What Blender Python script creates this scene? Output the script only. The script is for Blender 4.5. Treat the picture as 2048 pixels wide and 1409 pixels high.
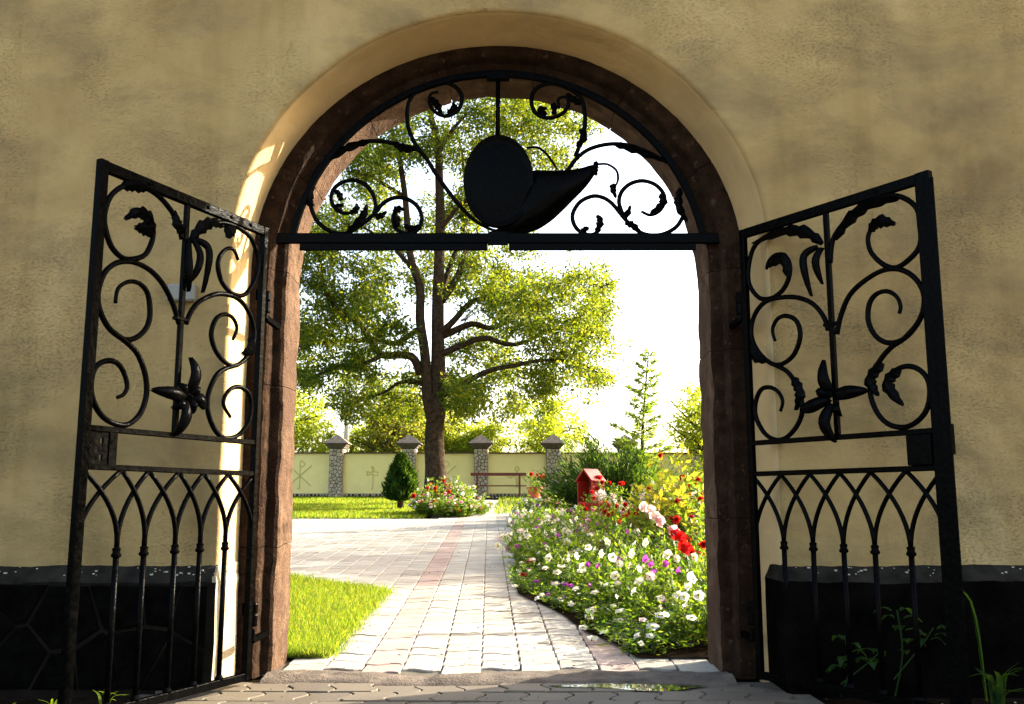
import bpy, math, random
import numpy as np
from mathutils import Vector, noise as mnoise

for o in list(bpy.data.objects):
    bpy.data.objects.remove(o, do_unlink=True)
SC = bpy.context.scene
COL = SC.collection
PI = math.pi
random.seed(11)
RNG = np.random.default_rng(11)

# ------------------------------------------------------------------ camera, sky, sun, exposure
EYE = .81
PITCH = .15803
cam = bpy.data.cameras.new('camera')
cam.sensor_width = 36.0
cam.lens = 36.0*1900/2048
cam.clip_start = .05
cam.clip_end = 2000
camo = bpy.data.objects.new('camera', cam)
camo.location = (0, 0, EYE)
camo.rotation_euler = (PI/2+PITCH, 0, 0)
COL.objects.link(camo)
SC.camera = camo

SUN = Vector((1.0, .60, .52)).normalized()
world = bpy.data.worlds.new('World')
SC.world = world
world.use_nodes = True
wn = world.node_tree
bg = wn.nodes['Background']
sky = wn.nodes.new('ShaderNodeTexSky')
sky.sky_type = 'NISHITA'
sky.sun_disc = False
sky.sun_elevation = math.asin(SUN.z)
sky.sun_rotation = math.atan2(SUN.x, SUN.y)
sky.air_density = 1.0
sky.dust_density = 4.0
sky.ozone_density = 0.0
wn.links.new(sky.outputs[0], bg.inputs[0])
bg.inputs[1].default_value = .15
sl = bpy.data.lights.new('sun', 'SUN')
sl.energy = 5.0
sl.angle = math.radians(.53)
sl.color = (1.0, .91, .74)
so = bpy.data.objects.new('sun', sl)
so.rotation_euler = SUN.to_track_quat('Z', 'Y').to_euler()
so.location = (20, 12, 20)
COL.objects.link(so)

vs = SC.view_settings
vs.view_transform = 'Standard'
vs.look = 'None'
vs.gamma = 1.0
vs.use_curve_mapping = False
vs.exposure = 2.22
SC.cycles.max_bounces = 10
SC.cycles.diffuse_bounces = 5
SC.cycles.transparent_max_bounces = 16
SC.cycles.use_denoising = True

# ------------------------------------------------------------------ helpers
def tag(o, label=None, cat=None, group=None, kind=None):
    if label: o['label'] = label
    if cat: o['category'] = cat
    if group: o['group'] = group
    if kind: o['kind'] = kind
    return o

def empty(name, loc=(0, 0, 0), rz=0.0, label=None, cat=None, group=None, kind=None):
    o = bpy.data.objects.new(name, None)
    o.location = loc
    o.rotation_euler = (0, 0, rz)
    o.empty_display_size = .1
    COL.objects.link(o)
    return tag(o, label, cat, group, kind)

def link(name, me, parent=None, loc=(0, 0, 0), rot=(0, 0, 0), scale=(1, 1, 1)):
    o = bpy.data.objects.new(name, me)
    o.location = loc
    o.rotation_euler = rot
    o.scale = scale
    COL.objects.link(o)
    if parent: o.parent = parent
    return o

class MB:
    def __init__(s):
        s.v = []; s.f = []
    def add(s, vs_, fs):
        b = len(s.v)
        s.v.extend([tuple(v) for v in vs_])
        s.f.extend([tuple(i+b for i in f) for f in fs])
        return s
    def box(s, a, b, bev=0.0):
        x0, y0, z0 = a; x1, y1, z1 = b
        if bev <= 0:
            return s.add([(x0,y0,z0),(x1,y0,z0),(x1,y1,z0),(x0,y1,z0),(x0,y0,z1),(x1,y0,z1),(x1,y1,z1),(x0,y1,z1)],
                  [(0,3,2,1),(4,5,6,7),(0,1,5,4),(1,2,6,5),(2,3,7,6),(3,0,4,7)])
        k = bev
        ring = lambda i, z: [(x0+i+k,y0+i,z),(x1-i-k,y0+i,z),(x1-i,y0+i+k,z),(x1-i,y1-i-k,z),(x1-i-k,y1-i,z),(x0+i+k,y1-i,z),(x0+i,y1-i-k,z),(x0+i,y0+i+k,z)]
        vs_ = ring(k*.7, z0)+ring(0, z0+k)+ring(0, z1-k)+ring(k*.7, z1)
        fs = [tuple(reversed(range(8))), tuple(range(24, 32))]
        for r in range(3):
            for i in range(8):
                j = (i+1) % 8
                fs.append((r*8+i, r*8+j, r*8+8+j, r*8+8+i))
        return s.add(vs_, fs)
    def tube(s, pts, rad, n=6, cap=True, sq=False):
        pts = [Vector(p) for p in pts]
        m = len(pts)
        if not hasattr(rad, '__len__'): rad = [rad]*m
        up = None
        vs_ = []
        for i, p in enumerate(pts):
            t = (pts[min(i+1, m-1)]-pts[max(i-1, 0)])
            if t.length < 1e-9: t = Vector((0, 0, 1))
            t.normalize()
            if up is None:
                up = Vector((0, 1, 0)) if abs(t.y) < .9 else Vector((1, 0, 0))
            a = t.cross(up)
            if a.length < 1e-4:
                a = t.cross(Vector((1, 0, 0)))
            a.normalize()
            b = a.cross(t).normalized()
            up = b
            for k in range(n):
                th = 2*PI*k/n + (PI/4 if sq else 0)
                vs_.append(p+(a*math.cos(th)+b*math.sin(th))*rad[i])
        fs = []
        for i in range(m-1):
            for k in range(n):
                j = (k+1) % n
                fs.append((i*n+k, i*n+j, (i+1)*n+j, (i+1)*n+k))
        if cap:
            fs.append(tuple(reversed(range(n))))
            fs.append(tuple(range((m-1)*n, m*n)))
        return s.add(vs_, fs)
    def lathe(s, prof, n=12, c=(0, 0, 0)):
        vs_ = []; fs = []
        for r, z in prof:
            for k in range(n):
                a = 2*PI*k/n
                vs_.append((c[0]+r*math.cos(a), c[1]+r*math.sin(a), c[2]+z))
        for i in range(len(prof)-1):
            for k in range(n):
                j = (k+1) % n
                fs.append((i*n+k, i*n+j, (i+1)*n+j, (i+1)*n+k))
        fs.append(tuple(reversed(range(n))))
        fs.append(tuple(range((len(prof)-1)*n, len(prof)*n)))
        return s.add(vs_, fs)
    def mesh(s, name, mat, smooth=False):
        me = bpy.data.meshes.new(name)
        me.from_pydata(s.v, [], s.f)
        for m in (mat if isinstance(mat, (list, tuple)) else [mat]):
            me.materials.append(m)
        if smooth:
            me.polygons.foreach_set('use_smooth', [True]*len(me.polygons))
        me.update()
        return me
    def build(s, name, mat, parent=None, smooth=False, **kw):
        return link(name, s.mesh(name, mat, smooth), parent, **kw)

def fast_mesh(name, V, Q, mats, midx=None, smooth=False):
    """V (n,3), Q (m,k) all polygons of the same size"""
    me = bpy.data.meshes.new(name)
    V = np.asarray(V, np.float32); Q = np.asarray(Q, np.int32)
    me.vertices.add(len(V)); me.vertices.foreach_set('co', V.ravel())
    k = Q.shape[1]
    me.loops.add(Q.size); me.loops.foreach_set('vertex_index', Q.ravel())
    me.polygons.add(len(Q))
    me.polygons.foreach_set('loop_start', np.arange(0, Q.size, k, dtype=np.int32))
    me.polygons.foreach_set('loop_total', np.full(len(Q), k, np.int32))
    for m in (mats if isinstance(mats, (list, tuple)) else [mats]):
        me.materials.append(m)
    if midx is not None:
        me.polygons.foreach_set('material_index', np.asarray(midx, np.int32))
    if smooth:
        me.polygons.foreach_set('use_smooth', np.ones(len(Q), bool))
    me.update(calc_edges=True)
    me.validate()
    return me

def unit(a):
    return a/np.maximum(np.linalg.norm(a, axis=1, keepdims=True), 1e-9)

def leaf_quads(P, D, L, W, fold=.15, S=None):
    """diamond leaves at P growing along D; returns V, Q"""
    n = len(P)
    D = unit(D)
    R = RNG.normal(size=(n, 3)) if S is None else S
    s = unit(np.cross(D, R)); nn = np.cross(s, D)
    L = np.broadcast_to(np.asarray(L, float).reshape(-1, 1), (n, 1)); W = np.broadcast_to(np.asarray(W, float).reshape(-1, 1), (n, 1))
    m = P+D*L*.45+nn*W*fold
    V = np.stack([P, m+s*W*.5, P+D*L, m-s*W*.5], 1).reshape(-1, 3)
    Q = np.arange(n*4).reshape(n, 4)
    return V, Q

def merge(parts):
    Vs, Qs, b = [], [], 0
    for V, Q in parts:
        Vs.append(V); Qs.append(Q+b); b += len(V)
    return np.concatenate(Vs), np.concatenate(Qs)

def catmull(P, sub=4):
    P = [np.array(p, float) for p in P]
    out = []
    n = len(P)
    for i in range(n-1):
        p0, p1, p2, p3 = P[max(i-1, 0)], P[i], P[i+1], P[min(i+2, n-1)]
        for k in range(sub):
            t = k/sub
            out.append(.5*((2*p1)+(-p0+p2)*t+(2*p0-5*p1+4*p2-p3)*t*t+(-p0+3*p1-3*p2+p3)*t**3))
    out.append(P[-1])
    return out

def jit(p, s, amp, seed=0.0):
    v = mnoise.noise_vector(Vector((p[0]*s+seed, p[1]*s, p[2]*s)))
    return (p[0]+v[0]*amp, p[1]+v[1]*amp, p[2]+v[2]*amp)

# ------------------------------------------------------------------ materials
def new_mat(name):
    m = bpy.data.materials.new(name)
    m.use_nodes = True
    nt = m.node_tree
    return m, nt, nt.nodes['Principled BSDF'], nt.nodes, nt.links

def ramp(N, stops):
    r = N.new('ShaderNodeValToRGB')
    e = r.color_ramp.elements
    while len(e) < len(stops): e.new(.5)
    for i, (p, c) in enumerate(stops):
        e[i].position = p; e[i].color = (*c, 1) if len(c) == 3 else c
    return r

def noise_tex(N, L, scale, detail=4, rough=.55, dist=0.0, coord='Object', vec=None):
    t = N.new('ShaderNodeTexNoise')
    t.inputs['Scale'].default_value = scale
    t.inputs['Detail'].default_value = detail
    t.inputs['Roughness'].default_value = rough
    t.inputs['Distortion'].default_value = dist
    if vec is None:
        tc = N.new('ShaderNodeTexCoord'); L.new(tc.outputs[coord], t.inputs['Vector'])
    else:
        L.new(vec, t.inputs['Vector'])
    return t

def mixc(N, L, a, b, f, mode='MIX'):
    m = N.new('ShaderNodeMix'); m.data_type = 'RGBA'; m.blend_type = mode
    for sock, v in ((m.inputs[6], a), (m.inputs[7], b)):
        if hasattr(v, 'is_output') or hasattr(v, 'links'): L.new(v, sock)
        else: sock.default_value = (*v, 1)
    if hasattr(f, 'links'): L.new(f, m.inputs[0])
    else: m.inputs[0].default_value = f
    return m.outputs[2]

def bump(N, L, height, strength, dist, prev=None):
    b = N.new('ShaderNodeBump')
    b.inputs['Strength'].default_value = strength
    b.inputs['Distance'].default_value = dist
    L.new(height, b.inputs['Height'])
    if prev is not None: L.new(prev, b.inputs['Normal'])
    return b.outputs[0]

def rough_mat(name, c0, c1, scale=6, rough=.85, bs=.4, bd=.01, bscale=None, spec=.35, c2=None):
    m, nt, P, N, L = new_mat(name)
    n1 = noise_tex(N, L, scale, 6, .6)
    r = ramp(N, [(.3, c0), (.7, c1)])
    L.new(n1.outputs[0], r.inputs[0])
    col = r.outputs[0]
    if c2 is not None:
        n3 = noise_tex(N, L, scale*.27, 3, .6, .6)
        r3 = ramp(N, [(.45, (0, 0, 0)), (.65, (1, 1, 1))])
        L.new(n3.outputs[0], r3.inputs[0])
        col = mixc(N, L, col, c2, r3.outputs[0])
    L.new(col, P.inputs['Base Color'])
    P.inputs['Roughness'].default_value = rough
    P.inputs['Specular IOR Level'].default_value = spec
    n2 = noise_tex(N, L, bscale or scale*6, 8, .65)
    L.new(bump(N, L, n2.outputs[0], bs, bd), P.inputs['Normal'])
    return m

def plaster_mat(name='plaster', grain=1.0, lift=0.0):
    m, nt, P, N, L = new_mat(name)
    tc = N.new('ShaderNodeTexCoord')
    big = noise_tex(N, L, .75, 5, .62, .5, vec=tc.outputs['Object'])
    r1 = ramp(N, [(.30, (.180, .118, .047)), (.43, (.305, .205, .080)), (.60, (.385, .266, .107)), (.76, (.50, .365, .17))])
    L.new(big.outputs[0], r1.inputs[0])
    mp = N.new('ShaderNodeMapping'); mp.inputs['Scale'].default_value = (1.0, 1.0, 1.9)
    mp.inputs['Rotation'].default_value = (0, .45, 0)
    L.new(tc.outputs['Object'], mp.inputs[0])
    st = noise_tex(N, L, 1.3, 6, .66, .25, vec=mp.outputs[0])
    r2 = ramp(N, [(.47, (0, 0, 0)), (.66, (1, 1, 1))])
    L.new(st.outputs[0], r2.inputs[0])
    f = N.new('ShaderNodeMath'); f.operation = 'MULTIPLY'; f.inputs[1].default_value = .58
    L.new(r2.outputs[0], f.inputs[0])
    col = mixc(N, L, r1.outputs[0], (.135, .100, .048), f.outputs[0])
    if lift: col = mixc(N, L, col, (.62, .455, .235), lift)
    fine = noise_tex(N, L, 60, 5, .7, vec=tc.outputs['Object'])
    rf = ramp(N, [(.34, (.60, .55, .47)), (.47, (1, 1, 1))])
    L.new(fine.outputs[0], rf.inputs[0])
    col = mixc(N, L, col, rf.outputs[0], .18*grain, 'MULTIPLY')  # shade of fine pits painted in as darker grain
    mp3 = N.new('ShaderNodeMapping'); mp3.inputs['Scale'].default_value = (5.0, 5.0, .5)
    L.new(tc.outputs['Object'], mp3.inputs[0])
    dr = noise_tex(N, L, 1.0, 5, .6, .15, vec=mp3.outputs[0])
    rd_ = ramp(N, [(.50, (1, 1, 1)), (.70, (.70, .68, .60))]); L.new(dr.outputs[0], rd_.inputs[0])
    col = mixc(N, L, col, rd_.outputs[0], .55*grain, 'MULTIPLY')
    # small dark pits
    v = N.new('ShaderNodeTexVoronoi'); v.inputs['Scale'].default_value = 5.5
    L.new(tc.outputs['Object'], v.inputs[0])
    rv = ramp(N, [(.0, (.25, .2, .12)), (.035, (1, 1, 1))])
    L.new(v.outputs['Distance'], rv.inputs[0])
    col = mixc(N, L, col, rv.outputs[0], .55, 'MULTIPLY')
    L.new(col, P.inputs['Base Color'])
    P.inputs['Roughness'].default_value = .92
    P.inputs['Specular IOR Level'].default_value = .2
    mp2 = N.new('ShaderNodeMapping'); mp2.inputs['Scale'].default_value = (1, 1, 1.8)
    L.new(tc.outputs['Object'], mp2.inputs[0])
    t1 = noise_tex(N, L, 58, 6, .66, .4, vec=mp2.outputs[0])
    t2 = noise_tex(N, L, 4, 4, .5, .3, vec=tc.outputs['Object'])
    rr = ramp(N, [(.30, (0, 0, 0)), (.47, (.8, .8, .8)), (.75, (1, 1, 1))])
    L.new(t1.outputs[0], rr.inputs[0])
    b1 = bump(N, L, t2.outputs[0], .6, .04)
    mk = noise_tex(N, L, 1.7, 3, .5, .6, vec=tc.outputs['Object'])
    rk = ramp(N, [(.40, (.12, .12, .12)), (.62, (1, 1, 1))]); L.new(mk.outputs[0], rk.inputs[0])
    hm = mixc(N, L, (.8, .8, .8), rr.outputs[0], rk.outputs[0])
    L.new(bump(N, L, hm, .85*grain, .006, b1), P.inputs['Normal'])
    return m

def iron_mat():
    m, nt, P, N, L = new_mat('black_iron_paint')
    n = noise_tex(N, L, 40, 5, .6)
    r = ramp(N, [(.35, (.0008, .0008, .0008)), (.70, (.002, .0019, .0018)), (.80, (.006, .0036, .0024))])
    L.new(n.outputs[0], r.inputs[0])
    d = N.new('ShaderNodeBsdfDiffuse'); L.new(r.outputs[0], d.inputs[0])
    gl_ = N.new('ShaderNodeBsdfGlossy'); gl_.inputs['Color'].default_value = (1, 1, 1, 1)
    rr = ramp(N, [(.3, (.14, .14, .14)), (.7, (.34, .34, .34))])
    L.new(n.outputs[0], rr.inputs[0]); L.new(rr.outputs[0], gl_.inputs['Roughness'])
    n2 = noise_tex(N, L, 150, 5, .7)
    n3 = noise_tex(N, L, 45, 2, .5)
    b = bump(N, L, n2.outputs[0], .4, .002, bump(N, L, n3.outputs[0], .4, .005))
    L.new(b, gl_.inputs['Normal']); L.new(b, d.inputs['Normal'])
    mx = N.new('ShaderNodeMixShader'); mx.inputs[0].default_value = .0024
    L.new(d.outputs[0], mx.inputs[1]); L.new(gl_.outputs[0], mx.inputs[2])
    L.new(mx.outputs[0], nt.nodes['Material Output'].inputs[0])
    return m

def leaf_mat(name, cols, trans, tmix=.45, rough=.5, spec=.3):
    m, nt, P, N, L = new_mat(name)
    g = N.new('ShaderNodeNewGeometry')
    k = len(cols)
    r = ramp(N, [(i/max(k-1, 1), c) for i, c in enumerate(cols)])
    L.new(g.outputs['Random Per Island'], r.inputs[0])
    L.new(r.outputs[0], P.inputs['Base Color'])
    P.inputs['Roughness'].default_value = rough
    P.inputs['Specular IOR Level'].default_value = spec
    t = N.new('ShaderNodeBsdfTranslucent')
    k = len(trans)
    r2 = ramp(N, [(i/max(k-1, 1), c) for i, c in enumerate(trans)])
    L.new(g.outputs['Random Per Island'], r2.inputs[0])
    L.new(r2.outputs[0], t.inputs[0])
    mx = N.new('ShaderNodeMixShader'); mx.inputs[0].default_value = tmix
    L.new(P.outputs[0], mx.inputs[1]); L.new(t.outputs[0], mx.inputs[2])
    L.new(mx.outputs[0], nt.nodes['Material Output'].inputs[0])
    return m

def petal_mat(name, c, t=None, tm=.4):
    return leaf_mat(name, [c, tuple(min(1, x*.85) for x in c)], [t or c, t or c], tm, .6, .1)

def paver_mat(name, c0, c1):
    m, nt, P, N, L = new_mat(name)
    g = N.new('ShaderNodeNewGeometry'); oi = N.new('ShaderNodeObjectInfo')
    ad = N.new('ShaderNodeMath'); ad.operation = 'ADD'
    L.new(g.outputs['Random Per Island'], ad.inputs[0]); L.new(oi.outputs['Random'], ad.inputs[1])
    fr = N.new('ShaderNodeMath'); fr.operation = 'FRACT'; L.new(ad.outputs[0], fr.inputs[0])
    r = ramp(N, [(0, c0), (1, c1)]); L.new(fr.outputs[0], r.inputs[0])
    tc = N.new('ShaderNodeNewGeometry')
    n = noise_tex(N, L, 2.2, 5, .65, .4, vec=tc.outputs['Position'])
    rd = ramp(N, [(.35, (.62, .57, .5)), (.6, (1, 1, 1))]); L.new(n.outputs[0], rd.inputs[0])
    col = mixc(N, L, r.outputs[0], rd.outputs[0], .7, 'MULTIPLY')
    n2 = noise_tex(N, L, 120, 4, .7, vec=tc.outputs['Position'])
    rs = ramp(N, [(.34, (.5, .45, .4)), (.5, (1, 1, 1))]); L.new(n2.outputs[0], rs.inputs[0])
    col = mixc(N, L, col, rs.outputs[0], .6, 'MULTIPLY')
    L.new(col, P.inputs['Base Color'])
    P.inputs['Roughness'].default_value = .75
    L.new(bump(N, L, n2.outputs[0], .35, .004), P.inputs['Normal'])
    return m

M = {}
M['plaster'] = plaster_mat()
M['reveal'] = plaster_mat('smooth_reveal_plaster', .3, .42)  # smoother finish, lifted paler to paint the sunlight into it
M['iron'] = iron_mat()
M['stone'] = rough_mat('brown_stone', (.010, .0055, .003), (.044, .024, .013), 13, .95, 1.0, .02, 48, .06, c2=(.018, .009, .005))
def add_wear(m, c, scale, lo, hi):
    """pale worn and chipped spots on top of a rough material"""
    N, L = m.node_tree.nodes, m.node_tree.links
    P = N['Principled BSDF']; old = P.inputs['Base Color'].links[0].from_socket
    n = noise_tex(N, L, scale, 8, .72, .2)
    r = ramp(N, [(lo, (0, 0, 0)), (hi, (1, 1, 1))]); L.new(n.outputs[0], r.inputs[0])
    L.new(mixc(N, L, old, c, r.outputs[0]), P.inputs['Base Color'])
M['worn_stone'] = rough_mat('worn_reveal_stone', (.042, .023, .013), (.15, .092, .058), 11, .95, 1.0, .02, 48, .06, c2=(.07, .04, .026))  # paler stone for the reveal faces, sunlight painted into the colour
add_wear(M['stone'], (.10, .06, .037), 22, .585, .70)
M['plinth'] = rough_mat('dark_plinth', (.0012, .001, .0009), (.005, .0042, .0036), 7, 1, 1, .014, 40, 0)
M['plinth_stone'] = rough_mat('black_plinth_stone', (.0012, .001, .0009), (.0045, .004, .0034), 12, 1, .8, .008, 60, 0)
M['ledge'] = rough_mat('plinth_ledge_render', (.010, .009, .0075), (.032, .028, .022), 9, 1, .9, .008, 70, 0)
M['mortar'] = rough_mat('mortar', (.006, .005, .0038), (.013, .011, .008), 9, 1, .5, .006, None, 0)
M['soil'] = rough_mat('soil', (.006, .0045, .003), (.02, .014, .009), 8, 1, .9, .02, 30, 0)
M['joint'] = rough_mat('joint_sand', (.06, .05, .035), (.10, .082, .055), 14, 1, .6, .01)
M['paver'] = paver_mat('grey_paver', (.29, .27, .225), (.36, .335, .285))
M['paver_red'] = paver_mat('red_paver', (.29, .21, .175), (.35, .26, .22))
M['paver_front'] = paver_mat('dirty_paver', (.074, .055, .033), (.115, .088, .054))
M['concrete'] = rough_mat('rough_concrete', (.055, .040, .029), (.15, .115, .085), 10, .95, 1.0, .015, 70)
M['grassbase'] = rough_mat('lawn_soil', (.035, .05, .012), (.07, .10, .02), 6, 1, .4, .02)
M['grass'] = leaf_mat('grass_blade', [(.02, .055, .005), (.05, .10, .007), (.09, .13, .01), (.22, .19, .05)], [(.10, .22, .008), (.22, .34, .010), (.36, .42, .012), (.50, .44, .06)], .5, .6, .1)
M['leaf'] = leaf_mat('tree_leaf', [(.014, .036, .006), (.026, .058, .008), (.045, .07, .01)], [(.10, .18, .008), (.24, .31, .010), (.50, .47, .02)], .45, .5, .1)
M['leaf_far'] = leaf_mat('far_leaf', [(.06, .11, .015), (.09, .14, .02), (.14, .16, .02)], [(.36, .48, .015), (.52, .60, .02), (.62, .60, .03)], .55, .6, .1)
M['leaf_rust'] = leaf_mat('rusty_leaf', [(.05, .085, .015), (.12, .09, .02), (.08, .11, .02)], [(.25, .34, .02), (.46, .38, .03), (.38, .48, .03)], .5, .6, .1)
M['bed'] = leaf_mat('bed_leaf', [(.016, .042, .006), (.028, .065, .008), (.05, .085, .012)], [(.10, .22, .010), (.22, .35, .014), (.40, .46, .02)], .45, .5, .2)
M['bed_yellow'] = leaf_mat('yellow_leaf', [(.05, .09, .01), (.14, .12, .02), (.06, .11, .012)], [(.22, .36, .015), (.50, .40, .03), (.36, .44, .02)], .5, .5, .2)
M['conifer'] = leaf_mat('conifer_leaf', [(.006, .020, .005), (.012, .034, .008), (.022, .05, .01)], [(.05, .12, .01), (.10, .20, .012), (.18, .27, .015)], .35, .6, .1)
M['spruce'] = leaf_mat('young_conifer_leaf', [(.03, .07, .015), (.05, .10, .02), (.08, .12, .02)], [(.16, .28, .02), (.28, .40, .03), (.38, .45, .03)], .45, .6, .1)
M['bark'] = rough_mat('bark', (.018, .012, .008), (.075, .05, .03), 10, .95, 1, .03, 24, .05)
M['stem'] = rough_mat('green_stem', (.05, .09, .02), (.09, .14, .03), 20, .7, .1, .002)
M['white'] = petal_mat('white_petal', (.80, .78, .72), (.75, .74, .62), .4)
M['purple'] = petal_mat('purple_petal', (.34, .05, .36), (.45, .06, .45), .4)
M['pink'] = petal_mat('pink_petal', (.72, .34, .40), (.75, .40, .42), .4)
M['palepink'] = petal_mat('pale_pink_petal', (.80, .62, .58), (.75, .58, .55), .4)
M['red'] = petal_mat('red_petal', (.46, .010, .012), (.62, .015, .012), .4)
M['orange'] = petal_mat('orange_petal', (.55, .14, .015), (.65, .20, .02), .4)
M['yellow'] = petal_mat('flower_throat', (.55, .55, .15), (.5, .5, .12), .3)
M['boundary'] = rough_mat('yellow_wall_paint', (.80, .69, .29), (.84, .73, .32), 3, .9, .15, .004, 60, c2=(.77, .66, .28))
M['boundary_line'] = rough_mat('yellow_wall_groove', (.50, .42, .16), (.56, .47, .18), 3, .9, .15, .004, 60)  # darker than the wall to paint groove shade on the raised outlines
M['wallbrown'] = rough_mat('brown_coping', (.045, .03, .02), (.10, .07, .045), 8, .9, .4, .006)
M['capstone'] = rough_mat('cap_stone', (.085, .07, .055), (.16, .13, .10), 8, .9, .4, .006)
M['pmortar'] = rough_mat('pillar_mortar', (.018, .013, .010), (.035, .026, .02), 8, .95, .4, .006)
M['pebble'] = leaf_mat('pillar_stone', [(.30, .25, .18), (.48, .42, .31), (.38, .31, .22)], [(0, 0, 0), (0, 0, 0)], 0.0, .85, .2)
M['benchred'] = rough_mat('dark_red_paint', (.10, .022, .018), (.15, .035, .028), 10, .5, .1, .002)
M['redpaint'] = rough_mat('red_paint', (.24, .012, .006), (.32, .02, .01), 10, .6, .15, .003)
M['terracotta'] = rough_mat('terracotta', (.36, .055, .022), (.46, .08, .035), 10, .8, .2, .003)
M['street'] = rough_mat('street_gravel', (.22, .195, .15), (.32, .285, .225), 3, .95, .5, .01)
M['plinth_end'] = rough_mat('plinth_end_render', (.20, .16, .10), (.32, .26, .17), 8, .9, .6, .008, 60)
M['crumb'] = rough_mat('plaster_crumb', (.30, .27, .2), (.42, .38, .3), 8, .9, .2, .004)
M['debris'] = rough_mat('dry_leaf_bits', (.03, .02, .012), (.09, .06, .03), 8, .9, .2, .004)
M['whitestone'] = rough_mat('white_stone', (.45, .43, .38), (.6, .57, .5), 8, .85, .2, .004)
M['greybox'] = rough_mat('grey_plastic', (.20, .19, .16), (.24, .23, .19), 8, .55, .05, .001)
M['pole'] = rough_mat('pole_concrete', (.42, .36, .27), (.52, .46, .35), 4, .9, .2, .004)
M['cable'] = rough_mat('cable', (.03, .03, .03), (.05, .05, .05), 4, .7, .1, .001)
M['petalground'] = petal_mat('fallen_petal', (.55, .48, .33))

def water_mat():
    m, nt, P, N, L = new_mat('puddle_water')
    P.inputs['Base Color'].default_value = (.02, .018, .014, 1)
    P.inputs['Roughness'].default_value = .03
    P.inputs['IOR'].default_value = 1.33
    P.inputs['Specular IOR Level'].default_value = .6
    n = noise_tex(N, L, 14, 2, .5)
    L.new(bump(N, L, n.outputs[0], .05, .004), P.inputs['Normal'])
    return m
M['water'] = water_mat()
# ------------------------------------------------------------------ terrain
SLOPE = .0353
def gz(y): return SLOPE*max(0.0, y-4.8)
def sheet(name, poly, mat, zf, kind='structure', parent=None):
    mb = MB(); mb.add([(x, y, zf(x, y)) for x, y in poly], [tuple(range(len(poly)))])
    o = mb.build(name, mat, parent)
    if kind: tag(o, kind=kind)
    return o

g = MB()
ys = [-40, 3.0, 4.4, 4.8, 10, 20, 40, 120, 900]
xs = [-500, -60, -10, -3, 0, 3, 10, 60, 500]
for y in ys:
    for x in xs:
        g.v.append((x, y, -.03+(gz(min(y, 60)))))
nx = len(xs)
for j in range(len(ys)-1):
    for i in range(nx-1):
        g.f.append((j*nx+i, j*nx+i+1, (j+1)*nx+i+1, (j+1)*nx+i))
ground = tag(g.build('ground', M['soil']), kind='structure')

sheet('street', [(-30, -30), (30, -30), (30, 1.6), (-30, 1.6)], M['street'], lambda x, y: -.022)  # unseen ground behind the camera, made pale to bounce light onto the wall

# ------------------------------------------------------------------ gateway wall
CX, ZC = -.0734, 1.995
Y_W, Y_F, Y_B = 4.405, 4.72, 5.10      # wall face, stone frame face, back of the stone frame
def contour(r, nj=14, na=56, z0=-.03, rr=None, kz=1.0):
    """points of the gateway outline at radius r (rr on the right side)"""
    rr = rr or r
    pts = []
    for i in range(nj): pts.append((CX-r, z0+(ZC-z0)*i/nj))
    for i in range(na+1):
        a = PI-PI*i/na
        q = r+(rr-r)*i/na
        pts.append((CX+q*math.cos(a), ZC+q*kz*math.sin(a)))
    for i in range(1, nj+1): pts.append((CX+rr, ZC-(ZC-z0)*i/nj))
    return pts

gate_wall = empty('gateway_wall', (0, Y_W, 0), label='tall ochre plastered wall with a round arched gateway through it', cat='wall')
prof = [(Y_F+.02, 1.258, .000), (Y_F, 1.258, .002), (4.62, 1.260, .005), (4.52, 1.262, .006), (4.45, 1.263, .006), (4.424, 1.265, .006), (4.412, 1.270, .006), (4.406, 1.279, .006),
        (Y_W, 1.292, .005), (Y_W, 1.315, .004), (Y_W, 1.7, 0), (Y_W, 2.3, 0), (Y_W, 3.6, 0), (Y_W, 9, 0), (5.08, 9, 0), (5.08, 1.30, 0)]
mb = MB(); rows = []
for (y, r, amp) in prof:
    row = []
    for (x, z) in contour(r, rr=r+.04 if r < 1.5 and y < 4.7 else r, kz=.964 if r < 1.5 and y < 5 else 1):
        z = min(z, 7.2)
        p = (x, y-Y_W, z)
        if amp: p = jit(p, 3.2, amp, 7)
        row.append(p)
    b = len(mb.v); mb.v.extend(row); rows.append((b, len(row)))
for k in range(len(rows)-1):
    a, n = rows[k]; b, _ = rows[k+1]
    for i in range(n-1):
        mb.f.append((a+i, b+i, b+i+1, a+i+1))
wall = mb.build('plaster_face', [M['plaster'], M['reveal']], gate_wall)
for i, p in enumerate(wall.data.polygons): p.use_smooth = i < 10*(rows[0][1]-1); p.material_index = 1 if i < 5*(rows[0][1]-1) else 0

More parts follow.
